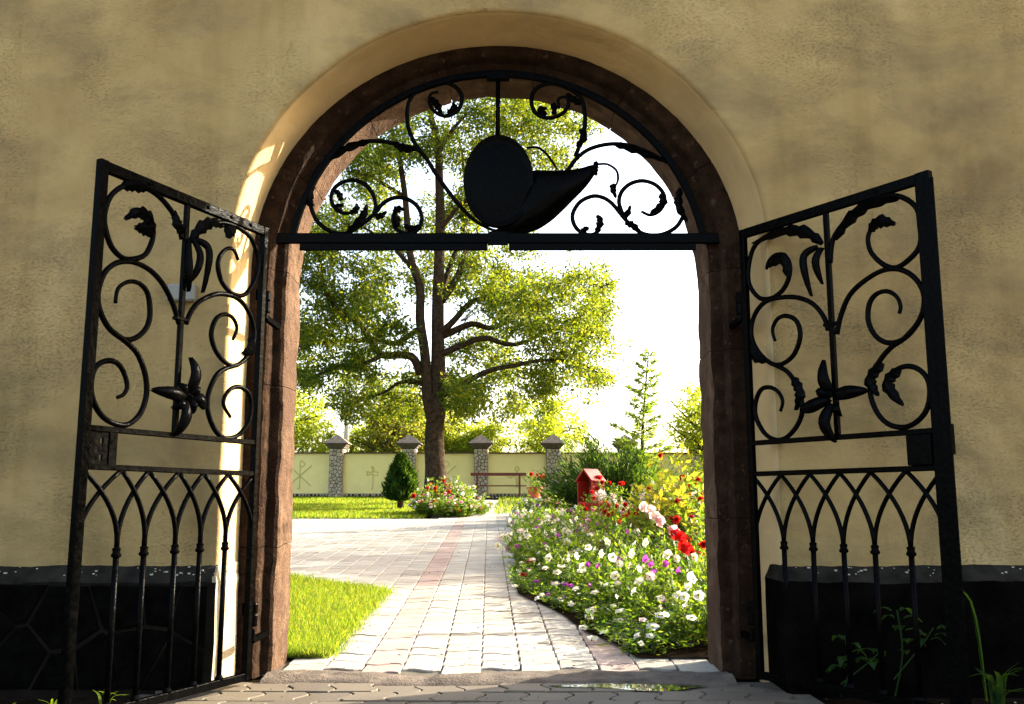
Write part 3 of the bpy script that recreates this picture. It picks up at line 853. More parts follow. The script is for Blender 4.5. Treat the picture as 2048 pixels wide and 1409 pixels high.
# measured shapes, in metres, in the plane of each iron piece
TR = {
"L_collar":[[0.821,0.621],[0.676,0.619],[0.501,0.62],[0.348,0.613],[0.184,0.62]],
"L_scroll":[[[0.562,1.958],[0.596,2.031],[0.683,2.098],[0.764,2.122],[0.841,2.12],[0.912,2.093],[0.972,2.031],[0.994,1.949],[0.983,1.886],[0.949,1.829],[0.887,1.797],[0.827,1.807],[0.767,1.841],[0.734,1.903],[0.731,1.954],[0.766,1.984],[0.818,1.994],[0.872,1.979]],[[0.55,1.583],[0.588,1.657],[0.654,1.733],[0.737,1.779],[0.826,1.793],[0.909,1.773],[0.969,1.722],[0.997,1.651],[0.995,1.587],[0.964,1.529],[0.921,1.491],[0.848,1.466],[0.788,1.485],[0.736,1.536],[0.722,1.602],[0.741,1.676],[0.788,1.71],[0.849,1.706],[0.9,1.667],[0.907,1.605]],[[0.921,1.491],[0.835,1.454],[0.77,1.412],[0.726,1.332],[0.714,1.258],[0.738,1.18],[0.795,1.129],[0.854,1.12],[0.925,1.141],[0.98,1.194],[1.002,1.254],[0.992,1.326],[0.944,1.364],[0.887,1.367],[0.843,1.336],[0.82,1.283],[0.835,1.245],[0.869,1.228]],[[0.513,1.96],[0.453,2.039],[0.336,2.098],[0.242,2.113],[0.16,2.108],[0.09,2.08],[0.042,2.001],[0.045,1.92],[0.083,1.844],[0.138,1.793],[0.22,1.788],[0.286,1.823],[0.321,1.89],[0.31,1.947],[0.266,1.991],[0.218,1.997],[0.186,1.955]],[[0.509,1.59],[0.482,1.651],[0.429,1.708],[0.328,1.76],[0.235,1.774],[0.153,1.763],[0.082,1.709],[0.044,1.638],[0.055,1.558],[0.101,1.491],[0.18,1.447],[0.26,1.463],[0.317,1.508],[0.345,1.577],[0.319,1.645],[0.26,1.679],[0.203,1.671],[0.171,1.627],[0.196,1.569]],[[0.18,1.447],[0.272,1.409],[0.321,1.351],[0.345,1.276],[0.332,1.195],[0.274,1.127],[0.203,1.106],[0.125,1.127],[0.064,1.185],[0.044,1.262],[0.065,1.326],[0.125,1.352],[0.188,1.339],[0.233,1.297],[0.237,1.255],[0.187,1.205]]],
"L_petal":[[[0.503,1.266],[0.593,1.27],[0.705,1.277]],[[0.495,1.271],[0.474,1.366],[0.489,1.443]],[[0.509,1.257],[0.521,1.178],[0.55,1.095]],[[0.485,1.264],[0.435,1.256],[0.385,1.225]],[[0.51,1.274],[0.542,1.301],[0.556,1.323]],[[0.492,1.272],[0.463,1.297],[0.44,1.319]],[[0.52,1.251],[0.554,1.227],[0.583,1.211]],[[0.494,1.258],[0.476,1.23],[0.464,1.196]]],
"L_droop":[[[0.533,1.967],[0.545,1.874],[0.538,1.785],[0.518,1.731]],[[0.509,1.978],[0.479,1.912],[0.492,1.832],[0.518,1.767]],[[0.496,1.977],[0.43,1.952],[0.423,1.857],[0.428,1.745]]],
"L_acanthus":[[[0.911,2.096],[0.848,2.116],[0.771,2.123]],[[0.553,1.989],[0.598,2.013],[0.621,2.074]],[[0.728,1.943],[0.766,1.997],[0.828,2.006],[0.889,1.959]],[[0.739,1.94],[0.784,1.945],[0.834,1.94]],[[0.502,1.975],[0.456,2.038],[0.374,2.089],[0.306,2.084]],[[0.224,2.111],[0.263,2.066],[0.286,2.099]],[[0.067,1.601],[0.071,1.544],[0.127,1.509]]],
"R_collar":[[0.176,0.613],[0.342,0.61],[0.505,0.616],[0.662,0.618],[0.831,0.625]],
"R_scroll":[[[0.516,1.885],[0.534,1.982],[0.585,2.04],[0.658,2.092],[0.738,2.115],[0.835,2.113],[0.906,2.083],[0.962,2.021],[0.971,1.944],[0.966,1.871],[0.927,1.825],[0.854,1.794],[0.793,1.816],[0.738,1.876],[0.72,1.938],[0.734,1.984],[0.78,2.011],[0.837,1.992]],[[0.53,1.555],[0.559,1.638],[0.61,1.718],[0.692,1.77],[0.78,1.795],[0.863,1.783],[0.931,1.732],[0.965,1.661],[0.959,1.59],[0.921,1.532],[0.862,1.487],[0.79,1.479],[0.729,1.516],[0.696,1.587],[0.706,1.661],[0.741,1.698],[0.795,1.702],[0.84,1.67],[0.857,1.626],[0.848,1.595]],[[0.921,1.532],[0.862,1.487],[0.799,1.459],[0.743,1.411],[0.701,1.35],[0.685,1.277],[0.707,1.201],[0.755,1.143],[0.825,1.12],[0.886,1.133],[0.938,1.174],[0.962,1.233],[0.961,1.295],[0.931,1.342],[0.884,1.368],[0.833,1.367],[0.785,1.341],[0.766,1.297],[0.784,1.25],[0.837,1.213]],[[0.475,1.986],[0.429,2.038],[0.356,2.082],[0.266,2.098],[0.173,2.1],[0.088,2.076],[0.043,2.02],[0.024,1.936],[0.035,1.868],[0.088,1.803],[0.155,1.786],[0.223,1.805],[0.272,1.853],[0.288,1.913],[0.266,1.971],[0.207,1.994],[0.159,1.973],[0.143,1.933]],[[0.485,1.581],[0.465,1.644],[0.409,1.714],[0.324,1.76],[0.222,1.779],[0.128,1.775],[0.063,1.732],[0.031,1.661],[0.041,1.584],[0.099,1.507],[0.164,1.463],[0.23,1.465],[0.29,1.503],[0.326,1.575],[0.311,1.649],[0.256,1.684],[0.203,1.682],[0.168,1.646],[0.166,1.609],[0.177,1.576]],[[0.164,1.463],[0.24,1.422],[0.282,1.367],[0.315,1.293],[0.317,1.223],[0.276,1.156],[0.21,1.11],[0.144,1.108],[0.08,1.148],[0.036,1.224],[0.04,1.297],[0.077,1.352],[0.132,1.357],[0.183,1.331],[0.207,1.283],[0.191,1.238]]],
"R_petal":[[[0.501,1.285],[0.477,1.356],[0.465,1.446]],[[0.512,1.28],[0.604,1.285],[0.686,1.287]],[[0.489,1.272],[0.404,1.241],[0.324,1.232]],[[0.499,1.247],[0.47,1.162],[0.505,1.074]],[[0.501,1.285],[0.455,1.3],[0.426,1.312]],[[0.522,1.245],[0.537,1.215],[0.541,1.186]]],
"R_droop":[[[0.462,1.974],[0.398,1.942],[0.399,1.849],[0.411,1.749]],[[0.485,1.963],[0.463,1.897],[0.475,1.793]]],
"R_acanthus":[[[0.475,1.986],[0.393,2.057],[0.253,2.096],[0.061,2.082]],[[0.547,1.989],[0.633,2.058],[0.747,2.098],[0.88,2.086]],[[0.729,1.985],[0.785,2.01],[0.857,1.982]],[[0.267,1.875],[0.259,1.962],[0.144,1.944]],[[0.034,1.585],[0.059,1.518],[0.138,1.481]],[[0.271,1.388],[0.316,1.313],[0.281,1.236]],[[0.753,1.4],[0.694,1.332],[0.722,1.26]],[[0.833,1.363],[0.777,1.305],[0.837,1.209]]],
"T_scroll":[[[-1.071,2.405],[-1.05,2.337],[-1.02,2.27],[-0.968,2.222],[-0.911,2.198],[-0.856,2.202],[-0.81,2.231],[-0.756,2.27],[-0.71,2.318],[-0.674,2.361],[-0.619,2.39],[-0.554,2.387],[-0.497,2.347],[-0.471,2.289],[-0.477,2.241],[-0.504,2.207],[-0.55,2.198],[-0.597,2.217],[-0.621,2.26],[-0.617,2.308],[-0.58,2.318]],[[-0.719,2.308],[-0.713,2.356],[-0.731,2.414],[-0.77,2.463],[-0.826,2.487],[-0.887,2.477],[-0.932,2.443],[-0.947,2.395],[-0.934,2.347],[-0.896,2.313],[-0.849,2.308],[-0.813,2.337]],[[-1.051,2.492],[-1.006,2.57],[-0.933,2.639],[-0.85,2.678],[-0.757,2.703],[-0.662,2.698],[-0.577,2.678],[-0.502,2.659],[-0.454,2.61],[-0.406,2.531],[-0.34,2.434],[-0.264,2.337],[-0.19,2.265],[-0.115,2.222],[-0.069,2.212]],[[-0.483,2.649],[-0.512,2.688],[-0.546,2.767],[-0.557,2.847],[-0.549,2.917],[-0.516,2.977],[-0.46,3.017],[-0.384,3.032],[-0.318,3.017],[-0.274,2.972],[-0.269,2.917],[-0.297,2.867],[-0.354,2.842],[-0.411,2.867],[-0.44,2.917],[-0.431,2.967],[-0.393,2.977]],[[0.893,2.289],[0.859,2.236],[0.802,2.2],[0.737,2.188],[0.673,2.202],[0.618,2.245],[0.572,2.298],[0.527,2.356],[0.481,2.39],[0.425,2.4],[0.36,2.371],[0.322,2.318],[0.317,2.27],[0.339,2.222],[0.385,2.193],[0.432,2.198],[0.46,2.241],[0.465,2.279],[0.447,2.294]],[[0.577,2.308],[0.56,2.366],[0.575,2.424],[0.622,2.468],[0.688,2.484],[0.753,2.463],[0.794,2.414],[0.797,2.366],[0.768,2.318],[0.721,2.298],[0.675,2.318]],[[0.831,2.58],[0.775,2.61],[0.701,2.649],[0.626,2.678],[0.542,2.688],[0.467,2.678],[0.4,2.654],[0.344,2.61],[0.306,2.56],[0.258,2.492],[0.202,2.414],[0.127,2.327],[0.052,2.27],[-0.022,2.231],[-0.096,2.212]],[[0.334,2.619],[0.354,2.669],[0.373,2.728],[0.388,2.807],[0.38,2.907],[0.347,2.967],[0.281,3.007],[0.215,3.027],[0.148,3.012],[0.11,2.967],[0.105,2.907],[0.129,2.857],[0.185,2.832],[0.252,2.847],[0.299,2.897],[0.29,2.947],[0.247,2.937],[0.252,2.887]],[[0.451,2.575],[0.503,2.575],[0.549,2.541],[0.557,2.492],[0.543,2.453]],[[0.076,2.664],[0.128,2.669],[0.175,2.639],[0.212,2.59],[0.235,2.551]]],
"T_horn_top":[[0.113,2.556],[0.184,2.553],[0.281,2.553],[0.364,2.566],[0.413,2.581],[0.457,2.589]],
"T_horn_bot":[[-0.073,2.209],[-0.015,2.191],[0.062,2.204],[0.134,2.226],[0.206,2.273],[0.265,2.328],[0.319,2.384],[0.377,2.444],[0.417,2.495],[0.452,2.551]],
"T_acanthus":[[[-0.757,2.703],[-0.878,2.659],[-1.006,2.57]],[[-0.625,2.693],[-0.568,2.659],[-0.502,2.659]],[[-1.05,2.473],[-1.061,2.376],[-1.037,2.347]],[[-0.856,2.202],[-0.784,2.279],[-0.758,2.356]],[[-0.719,2.308],[-0.691,2.289],[-0.655,2.318]],[[-0.927,2.434],[-0.898,2.395],[-0.907,2.376]],[[-0.887,2.318],[-0.915,2.337],[-0.879,2.356]],[[-0.849,2.308],[-0.813,2.327],[-0.814,2.361]],[[-0.617,2.308],[-0.598,2.26],[-0.616,2.222]],[[-0.56,2.245],[-0.523,2.222],[-0.486,2.241]],[[-0.435,2.947],[-0.402,2.907],[-0.373,2.857]],[[-0.344,2.857],[-0.307,2.887],[-0.317,2.917]],[[-0.617,2.308],[-0.599,2.332],[-0.562,2.327]],[[0.542,2.688],[0.663,2.649],[0.812,2.59]],[[0.344,2.669],[0.382,2.728],[0.355,2.767]],[[0.883,2.443],[0.871,2.347],[0.915,2.26]],[[0.577,2.308],[0.6,2.298],[0.62,2.351]],[[0.59,2.26],[0.627,2.241],[0.673,2.202]],[[0.78,2.414],[0.788,2.356],[0.721,2.308]],[[0.441,2.202],[0.46,2.26],[0.442,2.298]],[[0.358,2.212],[0.386,2.222],[0.4,2.231]],[[0.543,2.463],[0.528,2.443],[0.546,2.39]],[[0.29,2.967],[0.337,2.927],[0.366,2.907]],[[0.185,2.847],[0.148,2.877],[0.186,2.887]],[[0.223,2.847],[0.224,2.897],[0.205,2.902]],[[0.446,2.59],[0.437,2.551],[0.445,2.512]]]}
# ------------------------------------------------------------------ wrought iron
def taper(n, r, a=.0, b=.35):
    return [r*(1-b*max(0, (i/(n-1)-.75)/.25))*(1-a*max(0, (.15-i/(n-1))/.15)) for i in range(n)]
def scroll(pts, r=.011, n=8):
    c = catmull(pts, 4)
    c = [(p[0], mnoise.noise(Vector((p[0]*9, p[1]*9, 3)))*.004, p[1]) for p in c]
    mb = MB(); mb.tube(c, taper(len(c), r), n)
    return mb
def plate_leaf(pts, W, teeth=6, side=0, th=.0035, bulge=.012, face=1, y=0.0):
    """a beaten leaf: a jagged, folded plate along a path in the gate's plane"""
    c = catmull(pts, 6); n = len(c)
    L_, R_, Mi = [], [], []
    for i, p in enumerate(c):
        t = i/(n-1)
        q = c[min(i+1, n-1)]-c[max(i-1, 0)]
        q = q/max(np.linalg.norm(q), 1e-9)
        nx_, nz_ = -q[1], q[0]
        w = W*(math.sin(PI*min(1, .12+.86*t))**.8)
        saw = (t*teeth) % 1.0
        k = (.62+.55*saw) if teeth else 1
        wl = w*(k if side >= 0 else .25); wr = w*(k if side <= 0 else .25)
        dy = bulge*math.sin(PI*t)*face
        Mi.append((p[0], y+dy+.010*face, p[1]))
        L_.append((p[0]+nx_*wl, y+dy-.004*face, p[1]+nz_*wl))
        R_.append((p[0]-nx_*wr, y+dy-.004*face, p[1]-nz_*wr))
    mb = MB()
    vs_ = []
    for s_ in (th, -th):
        for row in (L_, Mi, R_):
            vs_ += [(a, b+s_, c_) for a, b, c_ in row]
    fs = []
    for i in range(n-1):
        for k in range(2):
            a = k*n+i; fs.append((a, a+1, a+n+1, a+n))
            a = (3+k)*n+i; fs.append((a, a+n, a+n+1, a+1))
        fs.append((i, 3*n+i, 3*n+i+1, i+1))
        fs.append((2*n+i, 2*n+i+1, 5*n+i+1, 5*n+i))
    mb.add(vs_, fs)
    return mb

def gate_leaf(key, hinge, ang, label, face, sc=1.0):
    root = empty('gate_leaf', (hinge[0], hinge[1], EYE*(1-sc)), ang, label=label, cat='gate')
    root.scale = (sc, sc, sc)
    I = M['iron']
    w = 1.02 if key == 'L' else 1.0
    hp = .016
    lockw = .021 if key == 'L' else .033
    MB().box((-.014, -hp, .0), (.016, hp, 2.165), .003).build('hinge_post', I, root)
    lp = MB().box((w-lockw, -hp, .0), (w+lockw, hp, 2.168), .003)
    lpo = lp.build('lock_post', I, root)
    if key == 'R':
        MB().box((w+.012, face*.018-.004, .05), (w+.055, face*.018+.004, 2.13), .002).build('closing_strip', I, lpo)
        MB().box((w+.03, -.008, 1.0), (w+.052, .008, 1.12), .002).build('strike', I, lpo)
    MB().box((.016, -.014, 2.122), (w-lockw, .014, 2.166), .003).build('top_rail', I, root)
    MB().box((.016, -.012, 1.086), (w-lockw, .012, 1.109), .003).build('middle_rail', I, root)
    MB().box((.016, -.012, .938), (w-lockw, .012, .961), .003).build('lower_rail', I, root)
    MB().box((.016, -.014, .002), (w-lockw, .014, .036), .003).build('bottom_rail', I, root)
    um = .54 if key == 'L' else .506
    MB().box((um-.012, -.010, 1.109), (um+.012, .010, 2.122), .002).build('centre_bar', I, root)
    MB().box((um-.04, -.014, 1.598), (um+.04, .014, 1.612), .002).build('collar', I, root)
    # rivets on the top rail
    for u in (.12, .26, .42, .78):
        MB().lathe([(.010, 0), (.009, .004), (.004, .007)], 8).build('rivet', I, root, loc=(u, face*.014, 2.145), rot=(-face*PI/2, 0, 0))
    for q in TR[key+'_scroll']:
        scroll(q, .0115).build('scroll', I, root, smooth=True)
    for q in TR[key+'_acanthus']:
        plate_leaf(q, .030, 5, 0, face=face).build('acanthus_leaf', I, root)
    lily = empty('lily', (0, 0, 0)); lily.parent = root
    for i, q in enumerate(TR[key+'_petal']):
        plate_leaf(q, .030 if i < 4 else .020, 0, 0, bulge=.03, face=face, y=face*.016).build('petal', I, lily, smooth=True)
    c = TR[key+'_petal'][0][0]
    MB().lathe([(.016, 0), (.018, .008), (.010, .016), (.003, .026)], 8).build('stamen', I, lily, loc=(c[0], face*.03, c[1]), rot=(-face*PI/2, 0, 0))
    for q in TR[key+'_droop']:
        plate_leaf(q, .020, 0, 0, bulge=.03, face=face, y=face*.010).build('drooping_leaf', I, root, smooth=True)
    # interlaced pointed arches over the pickets
    U = [0.0]+sorted(u for u, z in TR[key+'_collar'])+[w]
    for k in range(6):
        for a, b in ((U[k], U[k+1]), (U[k+1], U[k])):
            pts = []
            for i in range(11):
                t = i/10
                pts.append((a+(b-a)*t**2.1, (.006 if a < b else -.006)*math.sin(PI*t), .63+(.942-.63)*t))
            MB().tube(pts, .0105, 6).build('arch_bar', I, root, smooth=True)
    for u in U[1:-1]:
        p = MB().tube([(u, 0, .034), (u, 0, .3), (u, 0, .63)], .0115, 8).build('picket', I, root, smooth=True)
        MB().lathe([(.012, 0), (.019, .004), (.020, .013), (.015, .018), (.015, .030), (.018, .034), (.012, .040)], 10).build('collar', I, p, loc=(u, 0, .598))
        MB().lathe([(.017, 0), (.019, .008), (.012, .022)], 8).build('foot', I, p, loc=(u, 0, .034))
    # lock
    if key == 'L':
        u0, u1, z0, z1 = .868, w-lockw-.0005, .9615, 1.0855
        lk = MB(); y0, y1 = -.006, .006
        um_ = .935
        lk.box((u0, y0, z0), (um_-.008, y1, z1)); lk.box((um_+.008, y0, z0), (u1, y1, z1))
        for a, b in ((z0, .977), (.997, 1.040), (1.062, z1)):
            lk.box((um_-.008, y0+.0005, a), (um_+.008, y1-.0005, b))
        lk.build('lock_plate', I, root)
        MB().box((.86, .0065, .945), (.90, .010, 1.10), .001).build('lock_strap', I, root)
    else:
        MB().box((.858, -.028, .9615), (w-lockw-.0005, .028, 1.0855), .003).build('lock_box', I, root)
    for z in (1.79, .29):
        h = MB()
        h.lathe([(.020, 0), (.022, .005), (.022, .05), (.020, .055)], 10, (-.036, 0, z-.05))
        h.lathe([(.020, 0), (.022, .005), (.022, .04), (.016, .05)], 10, (-.036, 0, z+.01))
        h.box((-.03, -.020, z+.005), (.022, -.0165, z+.06))
        h.build('hinge', I, root)
    return root
gl = gate_leaf('L', (-1.232*.975, 4.573*.975), math.radians(246.56), 'left wrought iron gate leaf standing open, with a pierced lock plate', 1, .975)
gr = gate_leaf('R', (1.159*.975, 4.617*.975), math.radians(-56.77), 'right wrought iron gate leaf standing open, with a broad lock post and box', -1, .975)

# pintles fixed in the stone frame
for (x, y, d, z, lab) in ((-1.187, 4.492, 1, 1.74, 'upper iron hinge pintle in the left jamb'), (-1.187, 4.492, 1, .24, 'lower iron hinge pintle in the left jamb'),
                          (1.110, 4.531, -1, 1.74, 'upper iron hinge pintle in the right jamb'), (1.110, 4.531, -1, .24, 'lower iron hinge pintle in the right jamb')):
    pt = MB()
    pt.tube([(0, 0, 0), (0, 0, -.05)], .012, 8)
    pt.box((-.012, 0, -.06), (.012, .25, -.035))
    tag(pt.build('hinge_pintle', M['iron'], loc=(x, y, z)), lab, 'hinge')

# ------------------------------------------------------------------ transom grille over the gate
YT = 4.80
grille = empty('transom_grille', (0, YT-.012, 0), label='black wrought iron scroll grille with oval shield and horn in the arch', cat='grille')
I = M['iron']
mb = MB()
mb.box((-1.25, -.028, 2.141), (1.135, .0, 2.193), .003)
mb.build('crossbar', I, grille)
MB().box((-1.100, -.020, 2.104), (-.128, -.004, 2.1405), .002).build('stop_bar', I, grille)
MB().box((-.016, -.020, 2.104), (.952, -.004, 2.1405), .002).build('stop_bar', I, grille)
MB().box((-.125, -.035, 2.125), (-.02, -.029, 2.200), .002).build('bolt_plate', I, grille)
pts = []
for i in range(49):
    a = math.radians(8.5+163*i/48); pts.append((CX+1.083*math.cos(a), -.004, ZC+1.083*math.sin(a)))
MB().tube(pts, .022, 4, sq=True).build('arch_bar', I, grille)
for q in TR['T_scroll']:
    thin = len(q) < 6
    scroll(q, .007 if thin else .0115).build('scroll', I, grille, smooth=True)
for i, q in enumerate(TR['T_acanthus']):
    L_ = sum(math.dist(q[k], q[k+1]) for k in range(len(q)-1))
    plate_leaf(q, min(.026, .014+L_*.09), 4, 0, face=-1, bulge=.008).build('acanthus_leaf', I, grille)
MB().tube([(-.075, 0, 3.06), (-.075, 0, 2.70)], .012, 8).build('hanger_rod', I, grille, smooth=True)
MB().box((-.135, -.02, 3.045), (-.015, .02, 3.068), .003).build('hanger_plate', I, grille)
# oval shield
sh = MB(); n = 40
ox, oz, rx, rz = -.070, 2.472, .1835, .2505
rings = [(0, -.034), (.45, -.032), (.8, -.026), (.93, -.02), (.95, -.028), (1, -.026), (1, .004), (.93, .008), (.5, .016), (0, .018)]
for k, y in rings[1:-1]:
    for i in range(n):
        a = 2*PI*i/n; sh.v.append((ox+rx*k*math.cos(a), y-.014, oz+rz*k*math.sin(a)))
m = len(rings)-2
for k in range(m-1):
    for i in range(n):
        j = (i+1) % n; sh.f.append((k*n+i, k*n+j, (k+1)*n+j, (k+1)*n+i))
c0 = len(sh.v); sh.v.append((ox, -.048, oz)); sh.v.append((ox, .004, oz))
for i in range(n):
    j = (i+1) % n; sh.f.append((c0, j, i)); sh.f.append((c0+1, (m-1)*n+i, (m-1)*n+j))
sh.build('oval_shield', I, grille, smooth=True)
# fluted horn behind the shield
top = catmull(TR['T_horn_top'], 6); bot = catmull(TR['T_horn_bot'], 6)
def resample(P, n):
    P = np.array(P); d = np.r_[0, np.cumsum(np.linalg.norm(np.diff(P, axis=0), axis=1))]
    t = np.linspace(0, d[-1], n); return np.stack([np.interp(t, d, P[:, k]) for k in range(2)], 1)
NN = 26; A_ = resample(top, NN); B_ = resample(bot, NN)
tip = np.array([-.03, 2.24])
# start of the top edge is carried down behind the shield to the horn's foot
A2 = resample(np.concatenate([np.array([(-.03, 2.26), (.03, 2.36), (.08, 2.47)]), np.array(top)]), NN)
hb = MB(); K = 16
for i in range(NN):
    c_ = (A2[i]+B_[i])/2; hv = (A2[i]-B_[i])/2; wd = np.linalg.norm(hv)
    for k in range(K):
        a = 2*PI*k/K
        fl_ = 1+.07*math.cos(a*6)
        q = c_+hv*math.cos(a)*(1 if abs(math.cos(a)) > .95 else fl_*.98)
        hb.v.append((q[0], .03+math.sin(a)*min(.09, wd*.8)*fl_, q[1]))
for i in range(NN-1):
    for k in range(K):
        j = (k+1) % K; hb.f.append((i*K+k, i*K+j, (i+1)*K+j, (i+1)*K+k))
hb.f.append(tuple(range(K))); hb.f.append(tuple(range((NN-1)*K, NN*K)))
hb.build('horn', I, grille, smooth=True)

TREE = {"B":[[[-2.1799999999999997,27.0,0.55,0.4],[-2.15,27.0,1.55,0.31],[-2.21,27.0,2.78,0.27],[-2.11,27.0,3.73,0.25],[-2.13,27.0,5.06,0.195],[-2.15,27.0,6.35,0.177],[-2.13,27.0,7.66,0.159],[-2.11,27.0,8.99,0.141],[-2.16,27.0,10.34,0.123],[-2.21,27.0,11.37,0.105],[-2.48,27.0,12.48,0.086],[-2.63,27.0,13.67,0.068],[-2.72,27.0,14.88,0.05]],[[-2.26,27.0,3.16,0.17],[-2.42,26.9,3.9,0.155],[-2.59,26.8,5.35,0.14],[-2.69,26.7,6.61,0.125],[-2.79,26.6,7.24,0.11],[-3.09,26.5,8.84,0.095],[-3.17,26.4,10.13,0.08],[-3.5,26.3,11.57,0.065],[-3.64,26.2,12.74,0.05]],[[-2.07,27.0,5.64,0.11],[-1.67,26.6,5.95,0.094],[-1.28,26.2,6.31,0.078],[-0.77,25.8,6.48,0.062],[-0.16,25.4,6.27,0.046],[0.44,25.0,6.55,0.03]],[[-2.05,27.0,6.61,0.13],[-1.72,27.2,7.18,0.11],[-1.48,27.4,7.9,0.09],[-1.23,27.6,8.56,0.07],[-0.91,27.8,9.51,0.05],[-0.72,28.0,10.7,0.03]],[[-2.01,27.0,5.58,0.11],[-1.2,27.25,5.95,0.095],[-0.56,27.5,5.93,0.08],[0.09,27.75,6.31,0.065],[0.62,28.0,6.69,0.05],[1.76,28.25,7.09,0.035],[2.79,28.5,7.35,0.02]],[[-2.63,27.0,4.49,0.13],[-2.93,26.81,4.97,0.118],[-3.66,26.62,4.97,0.105],[-3.95,26.44,5.29,0.092],[-4.24,26.25,5.76,0.08],[-4.65,26.06,6.03,0.068],[-5.0,25.88,6.37,0.055],[-5.29,25.69,7.02,0.042],[-5.33,25.5,7.59,0.03]],[[-3.64,26.5,4.95,0.07],[-4.2,26.12,4.61,0.058],[-4.73,25.75,4.44,0.045],[-5.25,25.38,4.15,0.033],[-5.63,25.0,3.86,0.02]],[[-2.71,27.0,5.77,0.09],[-3.44,27.33,5.44,0.078],[-4.14,27.67,5.63,0.067],[-5.17,28.0,5.62,0.055],[-5.9,28.33,5.54,0.043],[-6.51,28.67,5.87,0.032],[-7.42,29.0,6.14,0.02]],[[-1.86,27.0,3.88,0.1],[-0.97,26.62,4.37,0.08],[0.08,26.25,4.63,0.06],[1.29,25.88,4.7,0.04],[2.35,25.5,4.34,0.02]],[[-2.0,27.0,5.06,0.1],[-0.87,27.1,5.53,0.084],[0.09,27.2,5.42,0.068],[1.05,27.3,5.76,0.052],[2.02,27.4,6.04,0.036],[2.88,27.5,6.39,0.02]],[[-3.17,26.5,9.63,0.07],[-3.7,26.17,9.85,0.053],[-4.1,25.83,9.93,0.037],[-4.66,25.5,9.94,0.02]],[[-2.14,27.0,8.73,0.08],[-1.43,26.33,9.32,0.06],[-0.78,25.67,9.49,0.04],[-0.16,25.0,9.39,0.02]],[[-2.2,27.0,11.03,0.08],[-1.78,27.5,12.06,0.06],[-1.28,28.0,12.84,0.04],[-0.6,28.5,13.64,0.02]],[[-2.82,26.6,7.43,0.08],[-3.62,27.23,8.39,0.06],[-4.38,27.87,8.98,0.04],[-5.37,28.5,9.31,0.02]],[[-2.12,27.1,6.37,0.1],[-1.94,27.62,7.48,0.083],[-1.53,28.15,9.06,0.065],[-1.43,28.68,10.79,0.048],[-1.75,29.2,12.6,0.03]],[[-2.31,27.0,4.11,0.08],[-3.12,27.5,4.3,0.06],[-3.95,28.0,4.03,0.04],[-4.88,28.5,3.95,0.02]]],"C":[[-5.6,25.74,7.47,0.87],[-4.72,27.21,7.24,1.16],[-3.84,26.38,7.1,0.87],[-5.56,27.5,6.06,0.87],[-4.54,27.6,5.76,1.01],[-3.67,24.91,5.91,0.72],[-5.74,24.66,5.18,0.51],[-4.8,28.62,4.89,0.58],[-3.23,25.84,5.32,0.58],[-4.07,25.72,4.6,0.58],[-3.84,29.38,3.95,0.87],[-4.62,26.86,3.52,0.55],[-3.2,28.62,3.73,0.58],[-1.55,26.89,3.59,0.58],[-2.64,27.67,4.31,0.51],[-1.2,25.32,3.59,0.65],[-1.77,27.65,4.16,0.58],[-0.92,28.77,4.31,0.72],[-0.93,27.11,7.24,0.87],[-0.06,28.16,7.24,0.87],[0.81,27.82,6.95,0.87],[1.83,24.91,6.35,0.8],[2.7,28.24,6.5,0.58],[2.25,27.44,5.32,0.8],[1.24,26.05,5.47,0.94],[0.23,24.75,5.76,0.87],[-0.64,28.75,5.91,0.8],[1.52,26.87,4.6,0.72],[0.52,28.05,4.45,0.8],[-0.34,28.82,4.89,0.65],[-1.35,28.03,5.32,0.58],[-0.06,29.02,3.73,0.58],[0.94,26.5,3.88,0.51],[2.53,28.44,4.6,0.43],[2.42,26.73,7.1,0.43],[-4.52,29.09,10.9,0.8],[-3.79,28.82,11.53,0.72],[-3.91,25.07,10.13,0.72],[-2.9,25.25,12.0,0.87],[-3.18,25.64,10.75,0.72],[-1.86,29.23,12.31,0.8],[-2.14,26.69,11.06,0.72],[-0.96,27.61,12.16,0.87],[0.09,26.04,12.0,0.87],[1.14,27.03,12.0,0.8],[2.03,26.45,11.84,0.58],[0.54,26.28,11.06,0.8],[-0.95,27.41,11.06,0.72],[1.43,27.4,11.06,0.51],[-2.42,28.94,9.82,0.65],[-1.39,27.87,9.67,0.65],[-4.33,29.06,9.36,0.72],[-3.44,28.71,9.05,0.65],[-2.41,29.36,8.75,0.65],[-5.36,27.82,9.21,0.65],[-5.48,25.38,8.3,0.65],[-1.23,28.73,8.45,0.72],[-2.1,29.23,7.69,0.72],[-2.98,28.94,7.54,0.65],[0.23,27.33,8.3,0.51],[-0.36,28.03,12.95,0.87],[-1.87,25.61,13.27,0.87],[0.99,28.59,12.95,0.87],[-3.37,27.35,12.79,0.87],[-0.67,25.97,14.07,1.01],[-2.48,24.9,14.23,1.01],[0.85,28.7,13.91,0.87],[-4.85,29.35,12.0,0.51],[-6.74,25.02,6.65,1.01],[-6.97,28.44,5.18,0.87],[-6.79,26.57,8.14,0.87],[-7.88,25.32,6.35,1.16],[-5.79,26.01,4.31,0.36]]}
